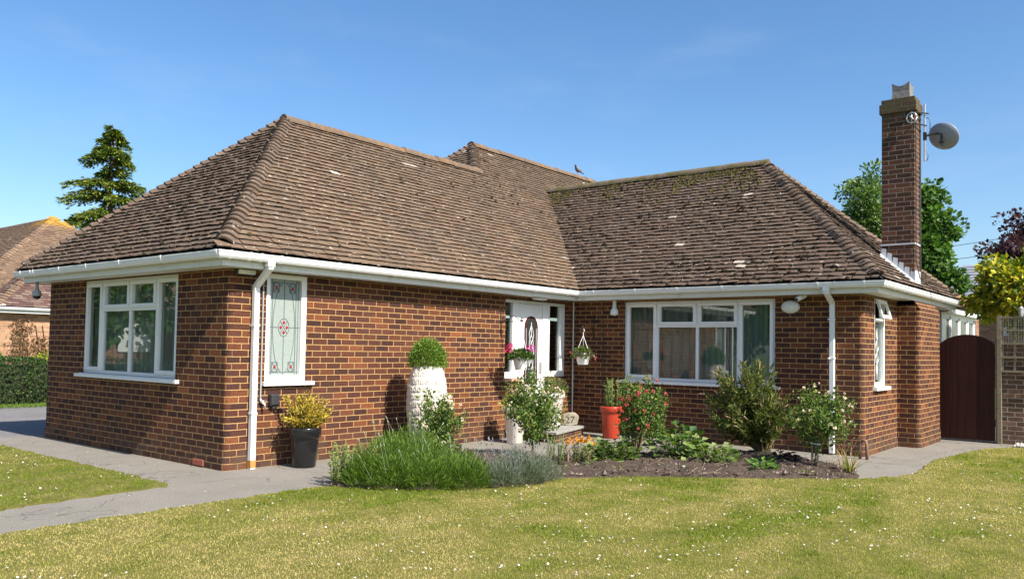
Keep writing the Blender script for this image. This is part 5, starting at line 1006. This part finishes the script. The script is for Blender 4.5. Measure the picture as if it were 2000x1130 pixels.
# pigeon
pg = thing('pigeon', 'grey pigeon perched on the main ridge', 'pigeon', (-A / 2, 11.75, zr(h2) + .085)); m = MB()
pr_ = [(0, -.17, .10, .001, .001), (0, -.15, .10, .018, .016), (0, -.10, .105, .045, .04), (0, -.02, .115, .062, .062), (0, .05, .135, .056, .06), (0, .09, .165, .036, .042), (0, .105, .20, .026, .03), (0, .11, .225, .028, .028), (0, .125, .235, .02, .018), (0, .15, .228, .006, .006), (0, .165, .222, .001, .001)]; n_ = 12; V = []
for (x, y, z, rx, rz) in pr_:
    for k in range(n_): V.append((x + math.cos(2 * math.pi * k / n_) * rx, -y, z + math.sin(2 * math.pi * k / n_) * rz))
m.add(V, [(l * n_ + k, l * n_ + (k + 1) % n_, (l + 1) * n_ + (k + 1) % n_, (l + 1) * n_ + k) for l in range(len(pr_) - 1) for k in range(n_)])
m.add([(-.02, .10, .09), (.02, .10, .09), (.03, .26, .06), (-.03, .26, .06), (0, .1, .105), (0, .26, .07)], [(0, 3, 2, 1), (0, 4, 5, 3), (4, 1, 2, 5), (3, 5, 2), (0, 1, 4)])
m.build('body', M['pigeon'], pg, smooth=True)
m = MB(); [m.tube([(s_ * .02, 0, .07), (s_ * .02, -.005, .0)], .004, 4) for s_ in (-1, 1)]; m.build('legs', M['red_pot'], pg)

# ------------------------------------------------------------------ gate, garden wall, trellis
gt = thing('garden_gate', 'dark stained arched wooden side gate beside the chimney breast', 'gate', (5.58, 10.35, .02)); m = MB()
GX0, GX1 = 5.165, 5.985; nb = 9
for k in range(nb):
    xa, xb = GX0 + (GX1 - GX0) * k / nb + .0015, GX0 + (GX1 - GX0) * (k + 1) / nb - .0015; zt = lambda x: 1.60 + .165 * (1 - ((x - 5.575) / .41) ** 2) ** .8 if abs(x - 5.575) < .41 else 1.6
    V = []
    for y in (-.012 - .001 * (k % 2), .012):
        V += [(xa - 5.58, y, .02), (xb - 5.58, y, .02), (xb - 5.58, y, zt(xb)), ((xa + xb) / 2 - 5.58, y, zt((xa + xb) / 2)), (xa - 5.58, y, zt(xa))]
    m.add(V, [(0, 1, 2, 3, 4), (9, 8, 7, 6, 5)] + [(q, 5 + q, 5 + (q + 1) % 5, (q + 1) % 5) for q in range(5)])
m.build('boards', M['wood_gate'], gt)
m = MB(); m.box(-.41, .41, .012, .045, .25, .37); m.box(-.41, .41, .012, .045, 1.25, 1.37); m.build('ledge', M['wood_gate'], gt)
gp = thing('gate_post', 'grey weathered timber post between gate and garden wall', 'post', (6.02, 10.36, 0)); m = MB(); m.box(-.03, .035, -.03, .04, -.05, 1.72); m.build('post', M['timber'], gp, bevel=.006)
wm = MB(); strip(((6.06, 10.38), (1, 0), (0, -1)), 0, 6, -.05, 1.62, [], 0); wm.quad((6.06, 10.38, 1.62), (12.06, 10.38, 1.62), (12.06, 10.6, 1.62), (6.06, 10.6, 1.62), [(0, .03), (1, .03), (1, .04), (0, .04)]); wm.quad((12.06, 10.6, 0), (6.06, 10.6, 0), (6.06, 10.6, 1.62), (12.06, 10.6, 1.62), [(0, 0), (6, 0), (6, 1.62), (0, 1.62)]); wm.quad((6.06, 10.6, 0), (6.06, 10.38, 0), (6.06, 10.38, 1.62), (6.06, 10.6, 1.62), [(0, 0), (.2, 0), (.2, 1.62), (0, 1.62)])
tag(wm.build('garden_wall', M['brick_old'], None), 'weathered brown brick garden wall right of the gate', 'wall')
tr_ = thing('trellis', 'square timber trellis panel fixed along the top of the garden wall', 'trellis', (6.08, 10.34, 0)); m = MB()
for k in range(20): m.box(.0 + .17 * k, .032 + .17 * k, -.012, .006, 1.17, 2.08)
for z in (1.17, 1.40, 1.62, 1.84, 2.05): m.box(-.01, 3.3, -.03, -.0125, z, z + .034)
m.build('lattice', M['timber'], tr_); m = MB(); m.box(-.06, .0, -.04, .03, 0, 2.1); m.build('post', M['timber'], tr_)
m = MB()
for k in range(90): m.tube([(.03 + .035 * k, .012, 1.62), (.03 + .035 * k, .012, 2.05)], .003, 3, cap=False)
for k in range(10): m.tube([(0, .014, 1.64 + .043 * k), (3.2, .014, 1.64 + .043 * k)], .003, 3, cap=False)
m.build('wire_mesh', M['galv'], tr_)
fl = thing('garden_lantern', 'small grey lantern on top of the trellis at the right edge', 'lantern', (6.36, 10.33, 2.085)); m = MB(); m.lathe([(.001, 0), (.03, 0), (.03, .02), (.035, .03), (.035, .11), (.04, .12), (.01, .16), (.001, .165)], 0, 0, 8); m.build('lantern_body', M['grey_plastic'], fl)
# conservatory
cs = thing('conservatory', 'white framed conservatory glimpsed above the dark gate', 'conservatory', (4.88, 13.5, 0)); m = MB(); g = MB(); Y0, Y1 = -1.68, 1.80
wz = [(-1.68, -1.60), (-.86, -.79), (.02, .09), (.9, .97), (1.64, 1.80)]
for y0, y1 in wz: m.box(-.05, .03, y0, y1, .6, 2.2)
for z0, z1 in ((.55, .62), (1.52, 1.6), (2.18, 2.28)): m.box(-.045, .022, Y0, Y1, z0, z1)
for (y0, y1) in ((-1.6, -.86), (-.79, .02), (.09, .9), (.97, 1.64)):
    for q in ((y0, y1, 1.6, 1.645), (y0, y1, 2.135, 2.18), (y0, y0 + .05, 1.645, 2.135), (y1 - .05, y1, 1.645, 2.135)): m.box(-.03, .012, q[0], q[1], q[2], q[3])
m.box(-3, .03, 1.7, 1.78, 0, 2.2); m.build('frame', M['upvc'], cs); g.box(-.012, -.008, Y0, Y1, .6, 2.18); g.build('pane', M['glass'], cs)
m = MB(); m.add([(.12, Y0, 2.29), (.12, Y1 + .1, 2.29), (-2.5, Y1 + .1, 2.75), (-2.5, Y0, 2.75), (.12, Y0, 2.33), (.12, Y1 + .1, 2.33), (-2.5, Y1 + .1, 2.79), (-2.5, Y0, 2.79)], [(0, 3, 2, 1), (4, 5, 6, 7), (0, 1, 5, 4), (1, 2, 6, 5), (2, 3, 7, 6), (3, 0, 4, 7)]); m.build('roof', plain('pale_polycarbonate', (.5, .58, .66), .25), cs)
m = MB(); m.box(.02, .14, Y0, Y1 + .1, 2.24, 2.31); m.build('gutter', M['upvc_old'], cs); wm = MB(); strip(((4.89, 0), (0, 1), (1, 0)), 11.82, 15.3, 0, .56, [], 0); o = wm.build('dwarf_wall', M['brick'], cs); o.location = (-4.88, -13.5, 0)

# ------------------------------------------------------------------ neighbour bungalow
nb_ = thing('brick_bungalow', 'pale orange brick bungalow with tan hipped roof across the drive at left', 'bungalow', (0, 0, 0))
t = NT('tan_tile_lichen'); at = t.n('ShaderNodeAttribute', attribute_name='Col').outputs[0]; k = t.mix(t.noise(9, 5, .7), t.mix(1., at, (.6, .6, .6), 'MULTIPLY'), t.mix(1., at, (1.35, 1.3, 1.25), 'MULTIPLY'))
sp = t.n('ShaderNodeSeparateXYZ'); t.l(t.obj(), sp.inputs[0]); hi = t.math('MULTIPLY', t.step(sp.outputs[2], 5.5, 6.0), t.step(t.math('ADD', t.noise(2.5, 4), t.math('MULTIPLY', t.step(sp.outputs[2], 5.6, 6.1), .3)), .45, .6)); hi = t.math('MULTIPLY', hi, t.step(sp.outputs[0], -26.6, -25.6)); k = t.mix(t.math('MULTIPLY', hi, .75), k, (.42, .23, .02)); t.col(k); t.rough(.95); M['tile_nb'] = t.m
TAN = np.array([(.19, .125, .08), (.17, .112, .073), (.215, .145, .095), (.18, .12, .08), (.15, .1, .068)]); REDT = np.array([(.115, .06, .05), (.13, .07, .058), (.10, .056, .048), (.15, .095, .075), (.18, .13, .105)])
T0, CT0, ST0 = T, CT, ST
T = .742; TH = math.atan(T); CT, ST = math.cos(TH), math.sin(TH)
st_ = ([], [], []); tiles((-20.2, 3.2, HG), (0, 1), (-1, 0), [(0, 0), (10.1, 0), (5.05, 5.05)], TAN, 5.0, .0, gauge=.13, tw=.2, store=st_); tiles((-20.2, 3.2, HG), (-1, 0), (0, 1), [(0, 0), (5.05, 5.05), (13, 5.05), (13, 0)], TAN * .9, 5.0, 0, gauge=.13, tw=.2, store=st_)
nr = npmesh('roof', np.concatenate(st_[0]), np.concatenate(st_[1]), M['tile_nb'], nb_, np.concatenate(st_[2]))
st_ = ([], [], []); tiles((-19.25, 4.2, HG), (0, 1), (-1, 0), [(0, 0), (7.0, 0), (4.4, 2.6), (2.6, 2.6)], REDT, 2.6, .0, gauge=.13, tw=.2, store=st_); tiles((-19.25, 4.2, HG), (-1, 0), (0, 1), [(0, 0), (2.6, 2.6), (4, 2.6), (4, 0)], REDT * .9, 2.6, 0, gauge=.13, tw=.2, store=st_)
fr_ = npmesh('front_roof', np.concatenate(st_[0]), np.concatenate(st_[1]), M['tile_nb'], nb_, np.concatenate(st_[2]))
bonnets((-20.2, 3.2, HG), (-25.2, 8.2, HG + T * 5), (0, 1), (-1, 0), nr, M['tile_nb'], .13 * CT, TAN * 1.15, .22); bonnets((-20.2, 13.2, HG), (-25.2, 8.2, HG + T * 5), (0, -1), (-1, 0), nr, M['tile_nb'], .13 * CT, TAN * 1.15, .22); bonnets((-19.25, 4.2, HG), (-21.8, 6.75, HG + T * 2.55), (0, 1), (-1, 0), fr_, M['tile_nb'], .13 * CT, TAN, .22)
m = MB(); z_ = HG - .012
m.add([(-20.2, 3.2, z_), (-20.2, 13.2, z_), (-25.2, 8.2, z_ + T * 5)], [(0, 1, 2)]); m.add([(-20.2, 3.2, z_), (-25.2, 8.2, z_ + T * 5), (-33, 8.2, z_ + T * 5), (-33, 3.2, z_)], [(0, 1, 2, 3)]); m.add([(-20.2, 13.2, z_), (-33, 13.2, z_), (-33, 8.2, z_ + T * 5), (-25.2, 8.2, z_ + T * 5)], [(0, 1, 2, 3)])
m.add([(-19.25, 4.2, z_), (-19.25, 11.2, z_), (-21.85, 8.6, z_ + T * 2.6), (-21.85, 6.8, z_ + T * 2.6)], [(0, 1, 2, 3)]); m.add([(-19.25, 4.2, z_), (-21.85, 6.8, z_ + T * 2.6), (-24, 6.8, z_ + T * 2.6), (-24, 4.2, z_)], [(0, 1, 2, 3)]); m.build('roof_felt', M['dark'], nr)
wm = MB(); strip(((-19.6, 4.5), (0, 1), (1, 0)), 0, 6.4, 0, 2.4, [], 0); strip(((-20.5, 0), (0, 1), (1, 0)), 3.5, 12.9, 0, 2.4, [], 0); strip(((-33, 3.5), (1, 0), (0, -1)), 0, 12.5, 0, 2.4, [], 0); strip(((-24, 4.5), (1, 0), (0, -1)), 0, 4.4, 0, 2.4, [], 0); wm.build('wall', M['brick_pale'], nb_)
m = MB(); sweep(m, [(-19.6, 4.0), (-19.6, 11.4)], [(1, 0)], gprof, True); sweep(m, [(-20.55, 3.0), (-20.55, 4.2)], [(1, 0)], gprof, True); m.build('gutter', M['upvc'], nb_); m = MB(); m.box(-19.36, -19.335, 4.2, 11.2, HG - .17, HG - .02); m.box(-19.6, -19.36, 4.3, 11.2, HG - .17, HG - .155); m.build('fascia', M['upvc'], nb_)
T, CT, ST = T0, CT0, ST0
# dried climber on the neighbour's wall
iv = thing('dead_climber', 'brown withered climber clinging to the pale brick wall at left', 'climber', (-19.58, 5.2, 0)); n = 900; y = np.concatenate([rng.normal(-.1, .17, n // 2), rng.normal(.45, .28, n // 2)]); z = np.concatenate([rng.uniform(.9, 2.05, n // 2), rng.uniform(.7, 1.5, n // 2)]); P = np.stack([np.full(n, .03) + rng.random(n) * .05, y, z], 1); leaves('leaves', P, rng.normal(size=(n, 3)), .07, .05, [(.2, .12, .06), (.3, .2, .11), (.13, .08, .05)], M['leaf'], iv)
m = MB(); [m.tube([(.02, q, .1), (.03, q + .1, 1.0), (.03, q - .05, 1.9)], .012, 5) for q in (-.15, .0, .4, .6)]; m.build('stem', M['bark'], iv)
# hedge and its companions
hd = thing('hedge', 'dark green clipped hedge along the far side of the driveway', 'hedge', (-11.7, 4, 0)); n = 21000
y = np.where(rng.random(n) < .7, rng.uniform(-6, 3.2, n), rng.uniform(-24, -6, n)); sd = rng.random(n); x = np.where(sd < .6, .62 - .1 * rng.random(n) ** 2, rng.uniform(-.6, .62, n)); z = np.where(sd < .6, rng.uniform(.05, 1.0, n), 1.0 - .1 * rng.random(n) ** 2); z = z + .10 * (fbm(y * 2.2, x * 2.2, 71) - .5) * 2; x = x + .22 * (fbm(y * 1.6, z * 2.6, 72) - .5) * 2
D = np.stack([np.where(sd < .6, 1., .2), np.zeros(n), np.where(sd < .6, .2, 1.)], 1) + rng.normal(size=(n, 3)) * .9; L = .05 + .03 * rng.random(n); leaves('foliage', np.stack([x, y, z], 1), D, L, L * .6, [(.035, .075, .02), (.055, .11, .025), (.025, .055, .014), (.085, .15, .03), (.07, .07, .03)], M['leaf'], hd)
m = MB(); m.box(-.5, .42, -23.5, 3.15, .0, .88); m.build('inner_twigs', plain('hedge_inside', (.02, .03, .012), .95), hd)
n = 5200; y = rng.uniform(-4, 6, n); x = rng.uniform(.55, 1.15, n); tag(leaves('verge_grass', np.stack([x - 11.7, y, np.zeros(n)], 1), np.tile((0, 0, 1.), (n, 1)) + rng.normal(size=(n, 3)) * .4, .07, .02, [(.12, .2, .03), (.17, .25, .05)], M['grass'], None), 'strip of verge grass at the foot of the hedge', 'grass', kind='stuff')
lg = thing('golden_shrub', 'bright yellow green shrub showing over the hedge top', 'shrub', (-13.2, 4.1, 0)); n = 3600; P = ball(n, .35) * np.array((.5, 1.1, .55)) + np.array((0, -.1, .72)); leaves('foliage', P, rng.normal(size=(n, 3)) + np.array((.4, 0, .6)), .075, .045, [(.34, .40, .02), (.25, .33, .02), (.42, .46, .04), (.14, .22, .02)], M['leaf'], lg); m = MB(); [m.tube([(0, 0, 0), (0, q, .7)], .02, 5) for q in (-.5, 0, .5)]; m.build('stem', M['bark'], lg)
cb = thing('conifer_bush', 'feathery green conifer bush at the far left edge behind the hedge', 'conifer', (-13.0, 1.75, 0)); n = 5200; z = rng.random(n) ** .8; rr = .75 * (1 - z) ** .7 * rng.random(n) ** .35; th = rng.uniform(0, 6.28, n); P = np.stack([np.cos(th) * rr, np.sin(th) * rr, .2 + z * 1.75], 1); D = np.stack([np.cos(th), np.sin(th), np.full(n, .7)], 1) + rng.normal(size=(n, 3)) * .4; leaves('foliage', P, D, .12, .03, [(.05, .12, .025), (.07, .16, .03), (.035, .085, .02)], M['needle'], cb); m = MB(); m.tube([(0, 0, 0), (0, 0, 1.6)], [.05, .01], 6); m.build('trunk', M['bark'], cb)

# ------------------------------------------------------------------ trees
def tree(name, label, base, top, rad, n_cl, per, lf, lw, cols, wts=None, cz=None, clr=.28, shape=.33, cat='tree', bark=M['bark']):
    root = thing(name, label, cat, base); Hh = top - base[2]; c_ = np.array((0, 0, cz if cz else Hh * .62)); cl = ball(n_cl, shape) * np.array(rad) + c_
    cl[:, :2] *= (1 + .25 * rng.normal(size=(n_cl, 1))).clip(.6, 1.35)
    m = MB(); m.tube([(0, 0, -.1), (.05, .03, Hh * .3), (0, 0, Hh * .6), (.02, 0, Hh * .88)], [rad[0] * .085, rad[0] * .065, rad[0] * .04, rad[0] * .012], 8)
    for k in range(min(n_cl, 46)):
        p = Vector(cl[k]); q = Vector((0, 0, max(.15 * Hh, p.z - .45 * math.hypot(p.x, p.y) - .2))); m.tube([q, q.lerp(p, .5) + Vector((0, 0, .05 * Hh * random.uniform(-.4, .8))), p], [rad[0] * .022, rad[0] * .014, rad[0] * .004], 5)
    m.build('trunk', bark, root, smooth=True)
    i = np.repeat(np.arange(n_cl), per); cr = clr * (.6 + .8 * rng.random(n_cl))[i][:, None]; d = unit(rng.normal(size=(len(i), 3))); P = cl[i] + d * cr * rng.random((len(i), 1)) ** .4 * np.array((1.15, 1.15, .8)); D = d * .6 + unit(cl - c_)[i] * .4 + rng.normal(size=(len(i), 3)) * .5 + np.array((0, 0, -.15)); L = lf * (.6 + .7 * rng.random(len(i)))
    Nn = np.tile((0, 0, 1.), (len(i), 1)) * .7 + d * .5 + rng.normal(size=(len(i), 3)) * .5
    leaves('crown', P, D, L, L * lw, cols, M['leaf'], root, wts, .12, Nn); return root
MG = [(.065, .14, .025), (.045, .10, .02), (.095, .18, .035), (.13, .22, .05), (.035, .075, .018)]
tree('broadleaf_tree', 'broad fresh green maple right behind the chimney stack', (1.8, 24.2, 0), 7.1, (1.15, 1.15, 2.35), 95, 230, .16, .85, MG, cz=4.65, clr=.42)
tree('broadleaf_tree', 'paler slender leaved tree left of the chimney stack', (.75, 22.0, 0), 7.3, (.85, .85, 2.4), 70, 200, .13, .6, [(.085, .15, .04), (.06, .11, .03), (.13, .2, .065), (.17, .24, .09)], cz=5.0, clr=.38)
tree('golden_tree', 'small golden leaved tree rising behind the trellis', (6.62, 12.0, 0), 3.4, (1.1, .95, .78), 105, 130, .105, .7, [(.42, .36, .02), (.3, .31, .025), (.5, .44, .04), (.13, .2, .03), (.08, .14, .025), (.055, .10, .02)], [.30, .24, .20, .12, .08, .06], cz=2.6, clr=.22)
tree('purple_tree', 'dark purple leaved plum tree behind the golden tree', (6.15, 16.7, 0), 4.75, (1.15, 1.1, .95), 75, 120, .10, .7, [(.04, .014, .026), (.065, .022, .034), (.025, .012, .02), (.09, .035, .04)], cz=3.7, clr=.26)
# tall conifer beyond the neighbour
ct = thing('conifer_tree', 'tall layered conifer rising behind the tan roof at left', 'conifer', (-29.8, 12.5, 0)); m = MB(); m.tube([(0, 0, 0), (.05, 0, 5), (.0, 0, 9), (0, 0, 11.3)], [.22, .16, .07, .015], 8); P, D, L = [], [], []
tiers = [(11.2, .3), (10.85, .5), (10.4, .8), (9.95, 1.2), (9.4, .7), (8.75, 1.6), (8.05, 2.2), (7.35, 2.3), (6.65, 2.8), (5.95, 2.9), (5.2, 3.1), (4.4, 3.2), (3.6, 3.2)]
for z, Rr in tiers:
    nb = 9 if Rr > 1 else 7
    for k in range(nb):
        an = 6.283 * (k + random.uniform(-.3, .3)) / nb + z * 2.1; RR = Rr * random.uniform(.72, 1.2); z0 = z + random.uniform(-.2, .2); d = np.array((math.cos(an), math.sin(an), 0)); sdv = np.array((-d[1], d[0], 0)); up_ = random.uniform(-.05, .16)
        cur = lambda f: np.array((0, 0, z0)) + d * RR * f + np.array((0, 0, RR * (up_ * f + .14 * f - .40 * f * f)))
        m.tube([tuple(cur(f)) for f in (0, .35, .7, 1)], [.045, .03, .018, .006], 5); ns_ = int(380 * RR / 2 + 60)
        f = rng.uniform(.15, 1.02, ns_); side = rng.normal(size=ns_) * .19 * RR * .42 * (1.1 - f * .55); pts_ = np.stack([cur(q) for q in f]) + sdv * side[:, None] + np.array((0, 0, 1.)) * (rng.normal(size=ns_) * .03 - np.abs(side) * .30 - rng.random(ns_) ** 3 * .25)[:, None]
        P.append(pts_); D.append(d * 1.0 + sdv * np.sign(side)[:, None] * .7 + rng.normal(size=(ns_, 3)) * .35 + np.array((0, 0, -.30))); L.append(.13 + .15 * rng.random(ns_))
m.build('trunk', M['bark'], ct, smooth=True); P = np.concatenate(P); D = np.concatenate(D); L = np.concatenate(L); Nn = np.tile((0, 0, 1.), (len(P), 1)) + rng.normal(size=(len(P), 3)) * .45; leaves('crown', P, D, L, L * .34, [(.12, .18, .022), (.075, .13, .02), (.20, .25, .03), (.045, .085, .018), (.26, .28, .035)], M['needle'], ct, None, .1, Nn)
# far house with slate roof and telephone wires
fh = thing('slate_house', 'distant brick house with slate roof between the green and golden trees', 'house', (1.0, 40, 0)); wm = MB(); strip(((0, -1), (1, 0), (0, -1)), -1.6, 6, 0, 4.3, [(1.1, 1.45, 2.4, 3.6)], 0, 0, .2); strip(((-1.6, 0), (0, 1), (-1, 0)), -1, 6, 0, 4.3, [], 0); wm.build('wall', M['brick_far'], fh)
m = MB(); m.add([(-1.9, -1.4, 4.2), (6.3, -1.4, 4.2), (6.3, 2.2, 6.1), (-1.0, 2.2, 6.1), (-1.9, 6, 4.2), (6.3, 6, 4.2)], [(0, 1, 2, 3), (0, 3, 4), (3, 2, 5, 4)]); 
for k in range(1, 12): f = k / 12; m.add([(-1.9 + .9 * f, -1.4 + 3.6 * f - .02, 4.2 + 1.9 * f + .03), (6.3, -1.4 + 3.6 * f - .02, 4.2 + 1.9 * f + .03), (6.3, -1.4 + 3.6 * f, 4.2 + 1.9 * f), (-1.9 + .9 * f, -1.4 + 3.6 * f, 4.2 + 1.9 * f)], [(0, 1, 2, 3)])
m.build('roof', M['slate'], fh); m = MB(); m.box(-1.95, 6.3, -1.48, -1.38, 4.08, 4.2); m.build('gutter', M['upvc_old'], fh); m = MB(); m.box(1.08, 1.47, -.85, -.8, 2.4, 3.6); m.build('window', M['upvc'], fh)
def bld(name, label, cat, x0, x1, y0, y1, zw, zr_, wallm, roofm):
    r_ = thing(name, label, cat, ((x0 + x1) / 2, (y0 + y1) / 2, 0)); hx, hy = (x1 - x0) / 2, (y1 - y0) / 2; wm_ = MB()
    for p, q in (((-hx, -hy), (hx, -hy)), ((hx, -hy), (hx, hy)), ((hx, hy), (-hx, hy)), ((-hx, hy), (-hx, -hy))): d = math.dist(p, q); wm_.quad((*p, 0), (*q, 0), (*q, zw), (*p, zw), [(0, 0), (d, 0), (d, zw), (0, zw)])
    wm_.build('wall', wallm, r_); m = MB(); o_ = .3; g_ = min(hx, hy); ax = hx - g_; ay = hy - g_
    A_ = [(-hx - o_, -hy - o_, zw), (hx + o_, -hy - o_, zw), (hx + o_, hy + o_, zw), (-hx - o_, hy + o_, zw), (-ax, -ay, zr_), (ax, ay, zr_)]
    m.add(A_, [(0, 1, 5, 4), (1, 2, 5), (2, 3, 4, 5), (3, 0, 4)] if hx > hy else [(0, 1, 4), (1, 2, 5, 4), (2, 3, 5), (3, 0, 4, 5)]); m.build('roof', roofm, r_); return r_
bld('tiled_house', 'small far house with orange tiled roof beyond the conservatory', 'house', -.8, 1.7, 33, 36, 3.5, 4.7, M['brick_far'], plain('orange_clay_tile', (.42, .2, .1), .9, .25, 12))
fhs = bld('brick_bungalow', 'far brown roofed bungalow behind the neighbour at the left edge', 'bungalow', -50, -40, 8, 14, 2.6, 5.4, M['brick_pale'], plain('brown_clay_tile', (.3, .2, .14), .9, .25, 8))
def wire(label, p, q, sag): 
    m = MB(); p, q = Vector(p), Vector(q); m.tube([p.lerp(q, k / 12) - Vector((0, 0, sag * 4 * (k / 12) * (1 - k / 12))) for k in range(13)], .012, 4); tag(m.build('telephone_wire', M['dark'], None), label, 'wire')
wire('thin telephone wire crossing the sky at the left edge', (-53, 3, 8.9), (-44, 27, 8.0), .2)
wire('upper telephone wire between the green and purple trees', (-14, 52, 7.4), (8, 56, 10.2), .3); wire('lower telephone wire between the green and purple trees', (-14, 50, 6.6), (8, 54, 8.8), .3)
# scenery on the street side, seen only as reflections in the front windows
h2_ = bld('brick_house', 'bungalow down the street reflected in the left window', 'house', -36, -26, -22, -8, 2.6, 5.6, M['brick_far'], plain('brown_far_tile', (.2, .13, .1), .9, .2, 5)); m = MB(); [m.box(5.0, 5.06, y0, y0 + 1.4, 1.0, 2.2) for y0 in (-4.5, -1, 2.5)]; m.build('window', M['upvc'], h2_)
for x, y, h_, lab in ((-20, -7.5, 6.0, 'small street tree beside the reflected bungalow'), (-22, -15, 7.5, 'taller street tree beyond the reflected bungalow'), (-16, -19, 6.5, 'street tree nearest the end of the drive'), (-8.5, -21, 5.5, 'round street tree reflected in the right window'), (-3.5, -25, 6.5, 'second street tree reflected in the right window')): tree('broadleaf_tree', lab, (x, y, 0), h_, (2.4, 2.4, 2.2), 50, 70, .3, .8, MG, clr=.8)
